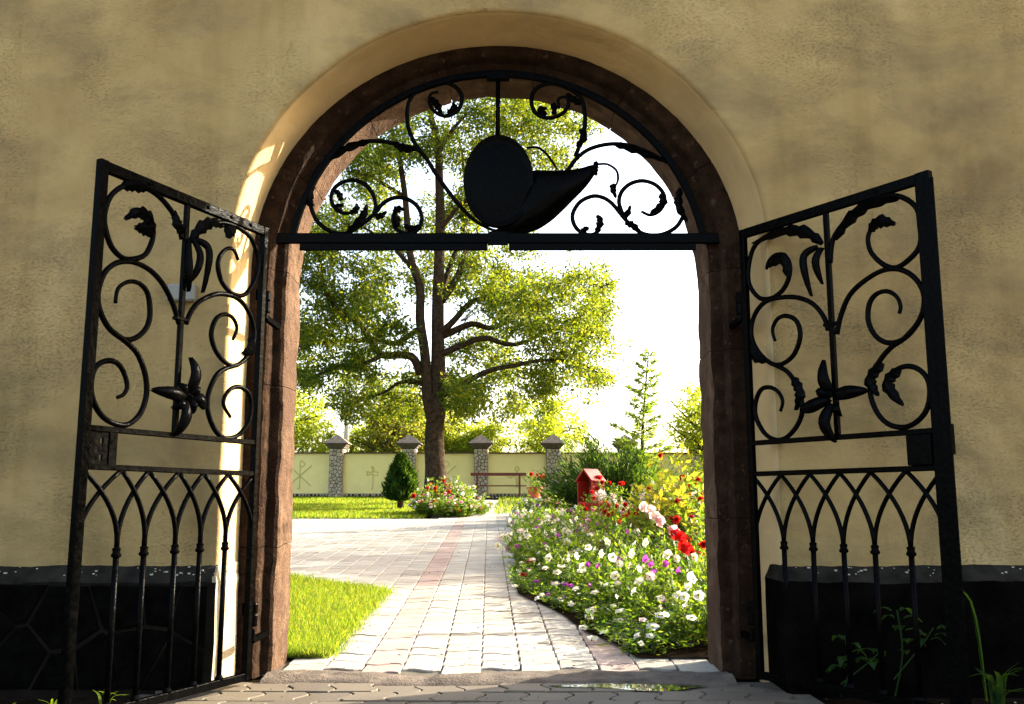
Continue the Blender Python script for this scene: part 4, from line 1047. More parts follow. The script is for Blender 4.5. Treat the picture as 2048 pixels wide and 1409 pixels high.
FLOWERS = [[1.05,6.55,0.45,0],[1.06,6.25,0.44,0],[1.17,6.22,0.45,0],[1.0,7.24,0.5,0],[0.85,6.87,0.44,0],[0.92,7.28,0.49,0],[0.6,7.62,0.45,0],[0.75,7.63,0.49,0],[0.67,7.23,0.42,0],[0.72,6.94,0.41,0],[0.74,6.69,0.38,0],[0.5,7.46,0.39,0],[0.3,7.95,0.35,0],[0.22,8.03,0.29,0],[0.18,8.6,0.3,0],[0.39,7.34,0.32,0],[0.78,5.96,0.32,0],[0.67,6.2,0.29,0],[0.61,6.32,0.27,0],[0.92,5.41,0.29,0],[0.94,5.32,0.29,0],[0.99,5.47,0.33,0],[1.04,5.59,0.36,0],[0.81,5.35,0.23,0],[0.81,5.18,0.21,0],[0.79,5.24,0.2,0],[0.72,5.39,0.16,0],[0.74,5.17,0.15,0],[0.94,5.13,0.2,0],[0.91,5.14,0.26,0],[0.67,5.26,0.09,0],[0.67,5.12,0.07,0],[0.49,6.09,0.13,0],[0.47,5.96,0.11,0],[0.33,6.71,0.14,0],[0.18,6.98,0.12,0],[0.54,6.35,0.22,0],[0.73,5.85,0.27,0],[0.64,5.95,0.23,0],[0.39,6.52,0.13,0],[0.32,7.14,0.21,0],[0.44,6.72,0.21,0],[0.85,5.97,0.35,0],[0.99,5.17,0.31,0],[0.84,5.53,0.26,0],[0.63,5.73,0.17,0],[1.04,5.66,0.37,0],[0.72,5.12,0.11,0],[0.92,5.13,-0.04,0],[0.46,5.62,0.03,0],[0.42,5.78,0.07,0],[0.44,7.58,0.38,0],[0.17,9.84,0.35,0],[0.24,8.75,0.35,0],[0.09,8.96,0.25,0],[0.06,8.6,0.2,0],[0.34,7.33,0.28,0],[0.26,7.63,0.29,0],[0.02,7.55,0.16,0],[0.49,7.02,0.31,0],[0.68,6.42,0.32,0],[0.37,7.42,0.32,0],[0.79,6.51,0.38,0],[0.82,6.28,0.37,0],[0.12,9.32,0.29,0],[0.51,5.48,0.08,0],[0.9,6.54,0.42,1],[0.98,6.2,0.41,1],[0.9,6.29,0.4,1],[0.61,6.9,0.35,1],[0.26,6.96,0.15,1],[0.38,6.94,0.22,1],[1.0,5.85,0.39,1],[0.36,6.76,0.15,1],[0.19,7.48,0.2,1],[0.88,6.05,0.37,1],[0.41,6.86,0.22,1],[0.75,6.8,0.4,1],[0.3,7.17,0.21,1]]
# ------------------------------------------------------------------ trees
def leaf_clumps(cent, rad, per, L, W, spread=.42, droop=-.15):
    cent = np.asarray(cent, float); n = len(cent)
    C_ = np.repeat(cent, per, 0)
    off = RNG.normal(0, 1, (n*per, 3)); off = unit(off)*(RNG.uniform(0, 1, (n*per, 1))**.6)*np.repeat(np.asarray(rad, float).reshape(-1, 1)*np.ones((n, 1)), per, 0)
    off[:, 2] *= .7
    D = unit(off)*.6+RNG.normal(0, .7, off.shape); D[:, 2] += droop
    sz = RNG.uniform(.6, 1.15, n*per)
    return leaf_quads(C_+off, D, L*sz, W*sz)
def twigs_to(mb, pts, branches, n, rnd):
    B_ = [p for b in branches for p in b]
    Ba = np.array([p[:3] for p in B_])
    for k in range(n):
        c = pts[rnd.randrange(len(pts))]
        d = np.linalg.norm(Ba-c, axis=1); i = int(np.argmin(d))
        if d[i] < .25 or d[i] > 3.4: continue
        a = Ba[i]; mid = (a+c)/2+RNG.normal(0, .10*d[i], 3); mid[2] += .08*d[i]
        r = min(.022, B_[i][3]*.6)
        mb.tube([tuple(a), tuple(mid), tuple(c)], [r, r*.7, r*.3], 4)

def big_tree():
    root = empty('broadleaf_tree', (-2.3, 27, gz(27)-.1), label='tall spreading tree with twin brown stems behind the rose bed', cat='tree')
    o = np.array(root.location)
    tb = MB(); lb = MB()
    for k, b in enumerate(TREE['B']):
        pts = catmull([p[:4] for p in b], 4)
        for i, p in enumerate(pts):
            if k > 0:
                p[:3] += np.array(mnoise.noise_vector(Vector(p[:3]*.9)))*.12*min(1, i/6)
        (tb if k < 2 else lb).tube([tuple(p[:3]-o) for p in pts], [max(.012, p[3]) for p in pts], 10 if k < 2 else 6)
    cl = []
    for x, y, z, R in TREE['C']:
        n = int(15+R*R*36)
        for k in range(n):
            d = RNG.normal(size=3); d /= np.linalg.norm(d)
            d *= RNG.uniform(.25, 1.0)**.5*R
            cl.append((x+d[0], y+d[1]*1.6, z+d[2]*.85))
    for b in TREE['B'][2:]:
        for q in catmull([p[:3] for p in b], 5)[len(b)*2:]:
            for k in range(4):
                d = RNG.normal(0, .38, 3); cl.append((q[0]+d[0], q[1]+d[1], q[2]+d[2]+.1))
    cl = np.array(cl)
    twigs_to(lb, cl, TREE['B'], 520, random.Random(2))
    tb.build('trunk', M['bark'], root, smooth=True)
    tag(lb.build('limbs', M['bark'], root, smooth=True), kind='stuff')
    V, Q = leaf_clumps(cl-o, RNG.uniform(.20, .54, len(cl)), 44, .128, .060)
    tag(link('crown', fast_mesh('crown', V, Q, M['leaf']), root), kind='stuff')
big_tree()

def small_tree(name, x, y, h, cr, cz, R, label, mat, per=40, nc=170, L=.2, group='trees behind the boundary wall', leafw=.42, tr=.12, gap=.5):
    root = empty(name, (x, y, gz(y)-.05), label=label, cat='tree', group=group)
    rnd = random.Random(int(abs(x*100)+y*7))
    lb = MB(); B_ = []
    tr_pts = [(0, 0, 0, tr), (.1, 0, cz*.4, tr*.85), (-.05, .05, cz*.8, tr*.65), (.05, 0, h*.8, tr*.25)]
    c = catmull(tr_pts, 4)
    tk = MB().tube([tuple(p[:3]) for p in c], [p[3] for p in c], 8)
    B_.append([list(p) for p in c])
    for k in range(9):
        a = rnd.uniform(0, 2*PI); z0 = cz*rnd.uniform(.45, 1.0)
        l = R*rnd.uniform(.6, .95)
        p = [np.array([0, 0, z0, tr*.4]), np.array([math.cos(a)*l*.5, math.sin(a)*l*.5, z0+.35*l, tr*.28]), np.array([math.cos(a)*l, math.sin(a)*l, z0+.55*l*rnd.uniform(.5, 1.3), tr*.1])]
        c = catmull(p, 3); lb.tube([tuple(q[:3]) for q in c], [q[3] for q in c], 5); B_.append([list(q) for q in c])
    cl = []
    lobes = [(rnd.uniform(-.6, .6)*R, rnd.uniform(-.6, .6)*R, cz+rnd.uniform(-.55, .6)*(h-cz), R*rnd.uniform(.32, .6)) for k in range(9)]
    for k in range(nc):
        lx, ly, lz, lr = lobes[k % len(lobes)]
        d = RNG.normal(size=3); d /= np.linalg.norm(d); d *= RNG.uniform(.2, 1)**gap*lr
        cl.append((lx+d[0], ly+d[1], max(.5, lz+d[2])))
    cl = np.array(cl)
    twigs_to(lb, cl, B_, 60, rnd)
    tk.build('trunk', M['bark'], root, smooth=True); tag(lb.build('limbs', M['bark'], root, smooth=True), kind='stuff')
    V, Q = leaf_clumps(cl, RNG.uniform(.3, .6, nc)*R/2.2, per, L, L*leafw)
    tag(link('crown', fast_mesh('crown', V, Q, mat), root), kind='stuff')
    return root
small_tree('garden_tree', -10.2, 44, 5.2, 0, 3.0, 2.2, 'bright lime tree beyond the wall beside the left jamb', M['leaf_far'])
small_tree('garden_tree', -7.9, 47, 3.4, 0, 1.9, 2.0, 'low yellow green tree behind the first pillar cap from the left', M['leaf_far'])
small_tree('garden_tree', -5.9, 45, 5.2, 0, 2.8, 2.3, 'rusty tinged tree behind the cross panel of the wall', M['leaf_rust'], nc=230)
small_tree('garden_tree', -3.9, 47, 4.6, 0, 2.4, 2.2, 'dense green tree just left of the great trunk beyond the wall', M['leaf_rust'], nc=230)
small_tree('garden_tree', -1.9, 46, 3.4, 0, 1.9, 1.7, 'round lime tree just right of the great trunk beyond the wall', M['leaf_far'])
small_tree('garden_tree', 1.8, 46, 4.9, 0, 2.9, 2.1, 'pale airy tree behind the fourth pillar cap', M['leaf_far'], nc=150)
small_tree('garden_tree', 6.3, 31, 4.6, 0, 2.4, 1.7, 'bright green tree rising beside the right jamb', M['leaf_far'], nc=220, L=.14, group='garden trees')
small_tree('garden_tree', 13.0, 21.0, 11.0, 0, 8.0, 2.9, 'tall leafy tree shading the courtyard from beyond the flower bed', M['leaf'], nc=200, L=.17, group='garden trees')
small_tree('garden_tree', 11.2, 17.2, 8.5, 0, 6.4, 2.0, 'smaller leafy tree shading the path from beyond the flower bed', M['leaf'], nc=110, L=.17, group='garden trees')

# concrete pole and wire beyond the wall
MBp = MB().lathe([(.13, 0), (.10, 5.2)], 10)
pole = empty('utility_pole', (-7.3, 42, gz(42)), label='pale concrete pole standing beyond the wall among the trees', cat='pole')
MBp.build('shaft', M['pole'], pole, smooth=True)
MB().box((-.5, -.04, 4.85), (.5, .04, 4.95)).build('crossarm', M['pole'], pole)
wp = [(-7.3+i*1.5, 42+i*.02, gz(42)+4.97-.35*math.sin(PI*i/24)) for i in range(25)]
tag(MB().tube(wp, .010, 5).build('overhead_wire', M['cable']), 'thin overhead wire crossing the white sky', 'wire')

# ------------------------------------------------------------------ conifers
def cone_shrub(name, x, y, h, r, n, label):
    root = empty(name, (x, y, gz(y)), label=label, cat='shrub')
    MB().tube([(0, 0, -.05), (0, 0, .2), (0, 0, h*.7)], [.09, .08, .02], 8).build('trunk', M['bark'], root, smooth=True)
    t = RNG.uniform(0, 1, n)**.8; a = RNG.uniform(0, 2*PI, n)
    z = .20+t*(h-.24)
    prof = np.interp(t, [0, .12, .35, .7, 1], [.55, .95, 1, .6, .04])
    lump = 1+.16*np.sin(a*5+z*9)+.12*np.sin(a*9-z*14)
    rr = r*prof*lump*(RNG.uniform(0, 1, n)**.33)
    P = np.stack([rr*np.cos(a), rr*np.sin(a), z], 1)
    D = np.stack([np.cos(a)*.6, np.sin(a)*.6, np.full(n, .9)], 1)+RNG.normal(0, .3, (n, 3))
    V, Q = leaf_quads(P, D, RNG.uniform(.09, .17, n), RNG.uniform(.025, .05, n))
    tag(link('crown', fast_mesh('crown', V, Q, M['conifer']), root), kind='stuff')
cone_shrub('thuja', -2.70, 23.3, 1.32, .345, 9000, 'small dark green cone shaped thuja on the far lawn')

def layered(name, x, y, h, base_r, label, mat, nbr, lean=0, z0=.15, dens=60, L=.10, wid=.03, cat='conifer'):
    root = empty(name, (x, y, gz(y)), label=label, cat=cat)
    rnd = random.Random(int(y*10))
    tb = MB()
    tr_ = [(lean*(k/8)**2, 0, h*k/8) for k in range(9)]
    tb.tube(tr_, [.05*(1-k/8.6)+.004 for k in range(9)], 7)
    lb = MB(); Ps, Ds = [], []
    for k in range(nbr):
        t = (k+.5)/nbr; z = z0+t*(h-z0)*.97
        l = base_r*(1-t)**.85*rnd.uniform(.45, 1.3)+.05
        a = k*2.4+rnd.uniform(-.4, .4)
        x0 = lean*(z/h)**2
        up = .25+.35*t
        p0 = np.array([x0, 0, z]); p1 = p0+np.array([math.cos(a)*l, math.sin(a)*l, l*up]); pm = (p0+p1)/2+np.array([0, 0, -.04*l])
        lb.tube([tuple(p0), tuple(pm), tuple(p1)], [.008, .006, .002], 4)
        n = int(dens*l/base_r)+8
        s = RNG.uniform(.12, 1, n)[:, None]
        P = p0*(1-s)**2+2*pm*s*(1-s)+p1*s*s
        sd = np.array([-math.sin(a), math.cos(a), 0])
        lat = RNG.normal(0, 1, (n, 1))*.13*l*(1.15-s)
        P = P+sd*lat+RNG.normal(0, .02, (n, 3))
        D = np.array([math.cos(a), math.sin(a), .35])+sd*np.sign(lat)*.7+RNG.normal(0, .35, (n, 3))
        Ps.append(P); Ds.append(D)
    tb.build('trunk', M['bark'], root, smooth=True); tag(lb.build('limbs', M['bark'], root), kind='stuff')
    P = np.concatenate(Ps); D = np.concatenate(Ds)
    V, Q = leaf_quads(P, D, RNG.uniform(.6, 1.2, len(P))*L, RNG.uniform(.6, 1.2, len(P))*wid)
    tag(link('crown', fast_mesh('crown', V, Q, mat), root), kind='stuff')
layered('young_conifer', 2.46, 18.3, 3.35, .70, 'slender young conifer with a leaning leader above the flower bed', M['spruce'], 44, .22, .5, 130, .125, .032)
def juniper(x, y, label):
    root = empty('juniper', (x, y, gz(y)), label=label, cat='shrub')
    lb = MB(); Ps, Ds = [], []
    rnd = random.Random(9)
    for k in range(85):
        a = rnd.uniform(0, 2*PI); el = rnd.uniform(.3, 1.3)
        l = rnd.uniform(1.0, 1.6)*(1.15 if math.cos(a) < -.3 else .85)
        p1 = np.array([math.cos(a)*math.cos(el)*l*1.1, math.sin(a)*math.cos(el)*l*.8, .1+math.sin(el)*l*.98])
        pm = p1*.5+np.array([0, 0, .08])
        lb.tube([(0, 0, .02), tuple(pm), tuple(p1)], [.018, .012, .003], 4)
        n = 170
        s = RNG.uniform(.2, 1.03, n)[:, None]
        P = 2*pm*s*(1-s)+p1*s*s+RNG.normal(0, .075, (n, 3))
        D = unit(p1[None])+RNG.normal(0, .45, (n, 3)); D[:, 2] += .2
        Ps.append(P); Ds.append(D)
    tag(lb.build('limbs', M['bark'], root), kind='stuff')
    P = np.concatenate(Ps); D = np.concatenate(Ds)
    V, Q = leaf_quads(P, D, RNG.uniform(.07, .15, len(P)), RNG.uniform(.018, .04, len(P)))
    tag(link('crown', fast_mesh('crown', V, Q, M['conifer']), root), kind='stuff')
juniper(2.0, 18.0, 'dark spreading juniper behind the red planters')

# ------------------------------------------------------------------ flowers (shared meshes)
def funnel_mesh(name, mat, r=.032, ruff=.006, tube=.04):
    n = 15; mb = MB()
    rows_ = []
    for k, (rr, z) in enumerate([(.003, -tube), (.006, -tube*.4), (r*.35, -.004), (r*.75, .006), (r, .004)]):
        row = []
        for i in range(n):
            a = 2*PI*i/n
            lobe = 1+(.15*math.cos(5*a)+random.uniform(-.05, .05) if k >= 3 else 0)
            zz = z+(ruff*math.sin(5*a+1+k)+random.uniform(-.003, .003) if k >= 3 else 0)
            row.append((rr*lobe*math.cos(a), rr*lobe*math.sin(a), zz))
        rows_.append(len(mb.v)); mb.v.extend(row)
    for k in range(4):
        for i in range(n):
            j = (i+1) % n; mb.f.append((rows_[k]+i, rows_[k]+j, rows_[k+1]+j, rows_[k+1]+i))
    me = mb.mesh(name, [mat, M['stem'], M['yellow']], True)
    for i, p in enumerate(me.polygons):
        p.material_index = 1 if i < n else (2 if i < 2*n and mat is M['white'] else 0)
    return me
def rosette_mesh(name, mat, r=.035, layers=3, np_=8):
    P, D = [], []
    V_, Q_ = [], []
    for l in range(layers):
        el = .15+1.1*l/max(1, layers-1) if layers > 1 else .3
        for i in range(np_):
            a = 2*PI*(i+.5*l)/np_+random.uniform(-.15, .15)
            P.append((0, 0, .004*l)); D.append((math.cos(a)*math.cos(el), math.sin(a)*math.cos(el), math.sin(el)))
    P = np.array(P); D = np.array(D)
    S = np.cross(D, np.array([0, 0, 1.]))
    V, Q = leaf_quads(P, D, r*RNG.uniform(.8, 1.1, len(P)), r*.72, .25, S=np.cross(S, D))
    return fast_mesh(name, V, Q, mat)
def spider_mesh(name, mat, r=.06):
    n = 26
    D = RNG.normal(size=(n, 3)); D[:, 2] = np.abs(D[:, 2])*.6
    P = unit(D)*r*.3
    V, Q = leaf_quads(P, D, r*RNG.uniform(.6, 1, n), r*.36)
    D2 = RNG.normal(size=(20, 3)); D2[:, 2] = np.abs(D2[:, 2])*.5
    V2, Q2 = leaf_quads(np.zeros((20, 3)), D2, r*1.5, r*.035)
    V, Q = merge([(V, Q), (V2, Q2)])
    return fast_mesh(name, V, Q, mat)
FM = {
    'white': [funnel_mesh('petunia', M['white'], .033) for k in range(3)],
    'purple': [funnel_mesh('purple_petunia', M['purple'], .029) for k in range(2)],
    'palepink': [funnel_mesh('pale_petunia', M['palepink'], .03) for k in range(2)],
    'red': [rosette_mesh('red_rosette', M['red'], .045, 4, 9) for k in range(2)],
    'pink': [rosette_mesh('pink_rosette', M['pink'], .04, 3, 8) for k in range(2)],
    'orange': [rosette_mesh('marigold', M['orange'], .03, 4, 9) for k in range(2)],
    'cleome': [spider_mesh('cleome', M['palepink'], .075) for k in range(2)],
    'cleome_white': [spider_mesh('cleome_white', M['white'], .07) for k in range(2)],
    'smallwhite': [rosette_mesh('small_white', M['white'], .026, 2, 5) for k in range(2)],
}
def plant_foliage(h, r, n, L, W, mat, stems=14, spike=.25, lean=0.25):
    """a bushy plant: arching stems with leaves; origin at the ground"""
    P, D, SV, SQ = [], [], [], 0
    sb = MB(); tips = []
    for k in range(stems):
        a = RNG.uniform(0, 2*PI); rr = r*math.sqrt(RNG.uniform(0, 1)); hh = h*RNG.uniform(.55, 1.08)*(1-.35*(rr/r)**2)
        p0 = np.array([rr*.35*math.cos(a), rr*.35*math.sin(a), 0]); p1 = np.array([rr*math.cos(a), rr*math.sin(a), hh])
        pm = (p0+p1)/2+np.array([-.03*math.cos(a), -.03*math.sin(a), .12*hh])
        sb.tube([tuple(p0), tuple(pm), tuple(p1)], [.0035, .003, .0018], 3, cap=False)
        tips.append(p1)
        m = max(3, n//stems)
        s = RNG.uniform(.12, 1.0, m)[:, None]
        q = p0*(1-s)**2+2*pm*s*(1-s)+p1*s*s
        dd = RNG.normal(0, 1, (m, 3)); dd[:, 2] = dd[:, 2]*.45+.45
        P.append(q+RNG.normal(0, .018, (m, 3))); D.append(dd)
    P = np.concatenate(P); D = np.concatenate(D)
    P[:, 2] = np.maximum(P[:, 2], .01)
    V, Q = leaf_quads(P, D, RNG.uniform(.6, 1.2, len(P))*L, RNG.uniform(.6, 1.2, len(P))*W)
    # stems share the leaf material (thin green tubes made of quads)
    Vs = np.array(sb.v); Qs = np.array([f for f in sb.f if len(f) == 4])
    V, Q = merge([(V, Q), (Vs, Qs)])
    return fast_mesh('foliage', V, Q, mat), tips
VAR = {
    'petunia': [plant_foliage(.36, .20, 330, .050, .016, M['bed'], 22) for k in range(5)],
    'low': [plant_foliage(.30, .24, 260, .055, .018, M['bed'], 18) for k in range(4)],
    'tall': [plant_foliage(.85, .20, 300, .085, .030, M['bed'], 12) for k in range(4)],
    'yellow': [plant_foliage(1.0, .24, 330, .095, .050, M['bed_yellow'], 12) for k in range(3)],
    'mid': [plant_foliage(.55, .28, 360, .07, .026, M['bed'], 16) for k in range(4)],
}
def place_plant(name, kind, x, y, sc, label, group, cat='flower plant', z=None, hs=1.0):
    i = random.randrange(len(VAR[kind])); me, tips = VAR[kind][i]
    rz = random.uniform(0, 2*PI)
    root = empty(name, (x, y, gz(y) if z is None else z), rz, label, cat, group)
    root.scale = (sc, sc, sc*hs)
    tag(link('foliage', me, root), kind='stuff')
    root['_tips'] = i
    return root, tips
def put_flower(root, kind, p, direction, s=1.0, name='flower'):
    """p in the plant's own space"""
    d = Vector(direction).normalized()
    me = random.choice(FM[kind])
    o = link(name, me, root, p, d.to_track_quat('Z', 'Y').to_euler(), (s, s, s))
    return o
def face_dir(root_rz, up=.35):
    # flowers turn to the light and to the open side of the bed
    a = math.atan2(-1, -.55)+random.gauss(0, .8)-root_rz
    return (math.cos(a), math.sin(a), up+random.gauss(0, .35))
EDGE = [(.70, 4.9), (.62, 5.53), (.49, 5.94), (.38, 6.64), (.26, 7.1), (.10, 7.67), (.05, 9.1), (.14, 11.2), (.20, 15.7), (.16, 20.9)]
def edge_x(y): return float(np.interp(y, [e[1] for e in EDGE], [e[0] for e in EDGE]))
bed = sheet('flower_bed', [(EDGE[0][0]-.05, 5.12)]+[(x-.05, y) for x, y in EDGE[1:]]+[(3.5, 21), (5, 15), (3.2, 5.12)], M['soil'], lambda x, y: gz(y)+.010)

pet = []
y = 5.26
while y < 9.2:
    x = edge_x(y)+.10
    while x < .19*y+.35:
        s_ = x-edge_x(y)
        hgt = .10+.40*(1-math.exp(-max(s_, 0)/.40))
        xx, yy = x+random.uniform(-.05, .05), y+random.uniform(-.06, .06)
        if yy > 5.24 and not (xx > .85 and yy < 5.32):
            r, tips = place_plant('petunia_plant', 'petunia' if s_ > .2 else 'low', xx, yy, random.uniform(.85, 1.1), 'petunia plant in the mass at the front of the flower bed', 'petunias massed at the front of the bed', hs=max(.45, hgt/.36))
            pet.append((r, tips))
        x += .20+.02*(y-5)
    y += .20+.03*(y-5)
PXY = np.array([(r.location.x, r.location.y) for r, t in pet])
for (fx, fy, fz, k) in FLOWERS:
    i = int(np.argmin((PXY[:, 0]-fx)**2+(PXY[:, 1]-fy)**2)); r, t = pet[i]
    rz = r.rotation_euler.z; c, s = math.cos(-rz), math.sin(-rz)
    dx, dy = fx-r.location.x, fy-r.location.y
    loc = ((dx*c-dy*s)/r.scale.x, (dx*s+dy*c)/r.scale.y, (fz-r.location.z+.02)/r.scale.z)
    f = put_flower(r, 'purple' if k else ('white' if random.random() < .93 else 'palepink'), loc, face_dir(rz, .3), random.uniform(.7, .9) if k else random.uniform(.7, 1.08))
    f.scale = (f.scale.x/r.scale.x, f.scale.y/r.scale.x, f.scale.z/r.scale.x)
for r, tips in pet:
    if r.location.y > 5.5:
        for k in range(random.choice((0, 0, 1)) if r.location.y < 7 else random.choice((0, 1, 1, 2))):
            t = random.choice(tips)
            kind = random.choices(('white', 'purple', 'palepink', 'orange', 'red'), (10, 2, 3, .6, .5))[0]
            f = put_flower(r, kind, (t[0], t[1], t[2]+.01), face_dir(r.rotation_euler.z), random.uniform(.55, .9))

# farther part of the bed: many kinds along the path
LAB = {'edge': ('border_plant', 'low white flowering border plant spilling over the path edge', 'low plants along the path edge'),
       'mix': ('mixed_plant', 'leafy mixed flower plant in the middle of the bed', 'mixed flowers in the middle of the bed'),
       'red': ('dahlia_plant', 'tall plant with deep red flowers beside the right jamb', 'red flowers beside the right jamb'),
       'cleome': ('cleome_plant', 'tall cleome with pale spidery flower heads in the bed', 'tall cleomes in the bed'),
       'side': ('bed_plant', 'leafy plant on the right side of the bed behind the jamb', 'plants behind the right jamb'),
       'redmix': ('zinnia_plant', 'knee high plant with scattered red blooms in the bed', 'red zinnias scattered in the bed'),
       'gold': ('amaranth_plant', 'tall yellow green leafy plant near the right jamb', 'yellow green plants near the right jamb'),
       'marigold': ('marigold_plant', 'orange marigold plant at the far end of the bed', 'marigolds at the far end of the bed')}
def garden_plant(kind, key, x, y, sc, flowers, nf, hs=1.0, z=None, fs=1.0):
    nm, lb_, gp = LAB[key]
    r, tips = place_plant(nm, kind, x, y, sc, lb_, gp, z=z, hs=hs)
    for k in range(nf):
        t = random.choice(tips)
        put_flower(r, random.choice(flowers), (t[0]+random.gauss(0, .03), t[1]+random.gauss(0, .03), t[2]*random.uniform(.85, 1.05)), face_dir(r.rotation_euler.z, .6), fs*random.uniform(.8, 1.2)/sc)
    return r
y = 9.3
while y < 20.6:
    x = edge_x(y)+.12; first = True
    while x < min(.19*y+.4, 3.6):
        s_ = x-edge_x(y)
        xx, yy = x+random.uniform(-.1, .1), y+random.uniform(-.1, .1)
        if not (1.0 < xx < 2.0 and 15.7 < yy < 17.2):
            if s_ < .5:
                garden_plant('low', 'edge', xx, yy, random.uniform(1.1, 1.5), ['white', 'smallwhite', 'white', 'palepink', 'purple'], 7, fs=1.05)
            elif yy > 17.5 and xx < 1:
                garden_plant('mid', 'marigold', xx, yy, random.uniform(.9, 1.15), ['orange', 'orange', 'smallwhite', 'pink'], 7, fs=1.3)
            elif xx > 1.1 and random.random() < .10:
                garden_plant('tall', 'cleome', xx, yy, random.uniform(.75, 1.0), ['cleome', 'cleome_white'], 2, fs=1.0)
            else:
                garden_plant('mid', 'mix', xx, yy, random.uniform(.75, 1.0), ['white', 'pink', 'palepink', 'smallwhite', 'purple', 'red'], 5, hs=.85, fs=1.0)
        x += .36
    y += .38
for k in range(16):
    y = random.uniform(5.6, 12); x = random.uniform(.19*y+.45, .19*y+1.2)
    garden_plant('mid', 'side', x, y, random.uniform(.9, 1.2), ['white', 'pink', 'orange'], 3, fs=1.0)
for k in range(22):
    y = random.uniform(8.2, 14); x = random.uniform(.6+.02*y, .185*y+.1)
    garden_plant('mid', 'redmix', x, y, random.uniform(.85, 1.05), ['red', 'red', 'pink', 'red'], 4, hs=1.15, fs=.8)
for k in range(9):
    y = random.uniform(8.8, 13); x = .165*y+random.uniform(-.25, .25)
    garden_plant('yellow', 'gold', x, y, random.uniform(.9, 1.2), ['orange', 'smallwhite', 'red'], 3, fs=.9)
# tall group by the right jamb
for (x, y, s) in ((1.62, 8.3, 1.0), (1.5, 8.7, .9), (1.78, 8.9, 1.15), (1.52, 7.8, .75), (1.75, 9.4, 1.15), (1.40, 7.3, .6), (1.9, 9.9, 1.2), (1.66, 8.0, .9)):
    garden_plant('tall', 'red', x, y, s, ['red', 'red', 'red', 'pink'], random.choice((5, 6, 7, 8, 9)), fs=random.uniform(.7, .95))
for (x, y, s) in ((1.50, 10.3, 1.05), (1.68, 10.6, 1.1), (1.36, 10.0, .85), (1.85, 10.9, 1.0)):
    r = garden_plant('yellow', 'cleome', x, y, s, ['cleome', 'cleome_white', 'cleome'], 3, fs=.95)
    r['group'] = 'yellowing cleomes before the juniper'

COLN = {'petunia': 'white', 'purple_petunia': 'purple', 'pale_petunia': 'pale pink', 'red_rosette': 'red', 'pink_rosette': 'pink', 'marigold': 'orange', 'cleome': 'pale pink', 'cleome_white': 'white', 'small_white': 'small white'}
def flower_words(r, top=2):
    cnt = {}
    for c in r.children:
        if c.name.startswith('flower'):
            k = COLN.get(c.data.name.split('.')[0]); cnt[k] = cnt.get(k, 0)+1
    if not cnt: return 'no open flowers'
    num = ['no', 'one', 'two', 'three', 'four', 'five', 'six', 'seven', 'eight', 'nine', 'ten']
    ks = sorted(cnt, key=lambda k: -cnt[k])[:top]
    return ' and '.join(num[min(10, cnt[k])]+' '+k for k in ks)+(' flowers' if sum(cnt.values()) > 1 else ' flower')
for o in list(COL.objects):
    if o.name.startswith(('petunia_plant', 'border_plant', 'mixed_plant')):
        w = flower_words(o); yy = o.location.y
        if o.name.startswith('petunia'):
            wh = 'against the right jamb' if o.location.x > .18*yy-.1 else ('beside the path' if o.location.x < edge_x(yy)+.3 else 'mid bed')
            o['label'] = 'petunia plant with '+w+', '+wh+(', front row' if yy < 5.7 else '')
        elif o.name.startswith('border'):
            o['label'] = 'low border plant with '+w+' by the '+('near' if yy < 13 else 'far')+' path'
        else:
            o['label'] = 'leafy bed plant with '+w+(' before the red planters' if yy < 15.7 and .9 < o.location.x < 2 else (' behind the petunias' if yy < 12 else ' deep in the bed'))

# gladiolus spike leaning over the petunias
gd = empty('gladiolus', (1.22, 6.5, gz(6.5)), label='leaning gladiolus spike, pink to red, above the petunias', cat='flower')
st = catmull([(0, 0, 0), (-.03, .02, .30), (-.08, .05, .52), (-.20, .16, .64), (-.30, .26, .72)], 6)
MB().tube([tuple(p) for p in st], .005, 6).build('stem', M['stem'], gd)
FM['glad_pink'] = [funnel_mesh('gladiolus_pink', M['palepink'], .042, .012, .03)]; FM['glad_red'] = [funnel_mesh('gladiolus_red', M['red'], .044, .012, .03)]; FM['glad_mid'] = [funnel_mesh('gladiolus_rose', M['pink'], .042, .012, .03)]
for k in range(13):
    t = k/12; i = int(10+t*(len(st)-11))
    p = st[i]
    kind = 'glad_red' if t < .28 else ('glad_mid' if t < .55 else 'glad_pink')
    put_flower(gd, kind, (p[0]+random.gauss(0, .012), p[1]-.02, p[2]+random.gauss(0, .012)), (-.55+random.gauss(0, .3), -1, .25+random.gauss(0, .3)), 1.0-.25*t)
blade_v = []
for (a, l, b) in ((0.3, .60, .25), (1.9, .55, .3), (-.9, .5, .35), (2.8, .62, .3)):
    pts = catmull([(0, 0, 0), (math.cos(a)*.1*b, math.sin(a)*.1*b, l*.6), (math.cos(a)*b, math.sin(a)*b, l)], 5)
    n = len(pts); mb = MB()
    for i, p in enumerate(pts):
        w = .013*math.sin(PI*(.25+.72*i/(n-1)))
        mb.v += [(p[0]-w*math.sin(a), p[1]+w*math.cos(a), p[2]), (p[0]+w*math.sin(a), p[1]-w*math.cos(a), p[2])]
    for i in range(n-1): mb.f.append((2*i, 2*i+1, 2*i+3, 2*i+2))
    mb.build('blade_leaf', M['bed'], gd)

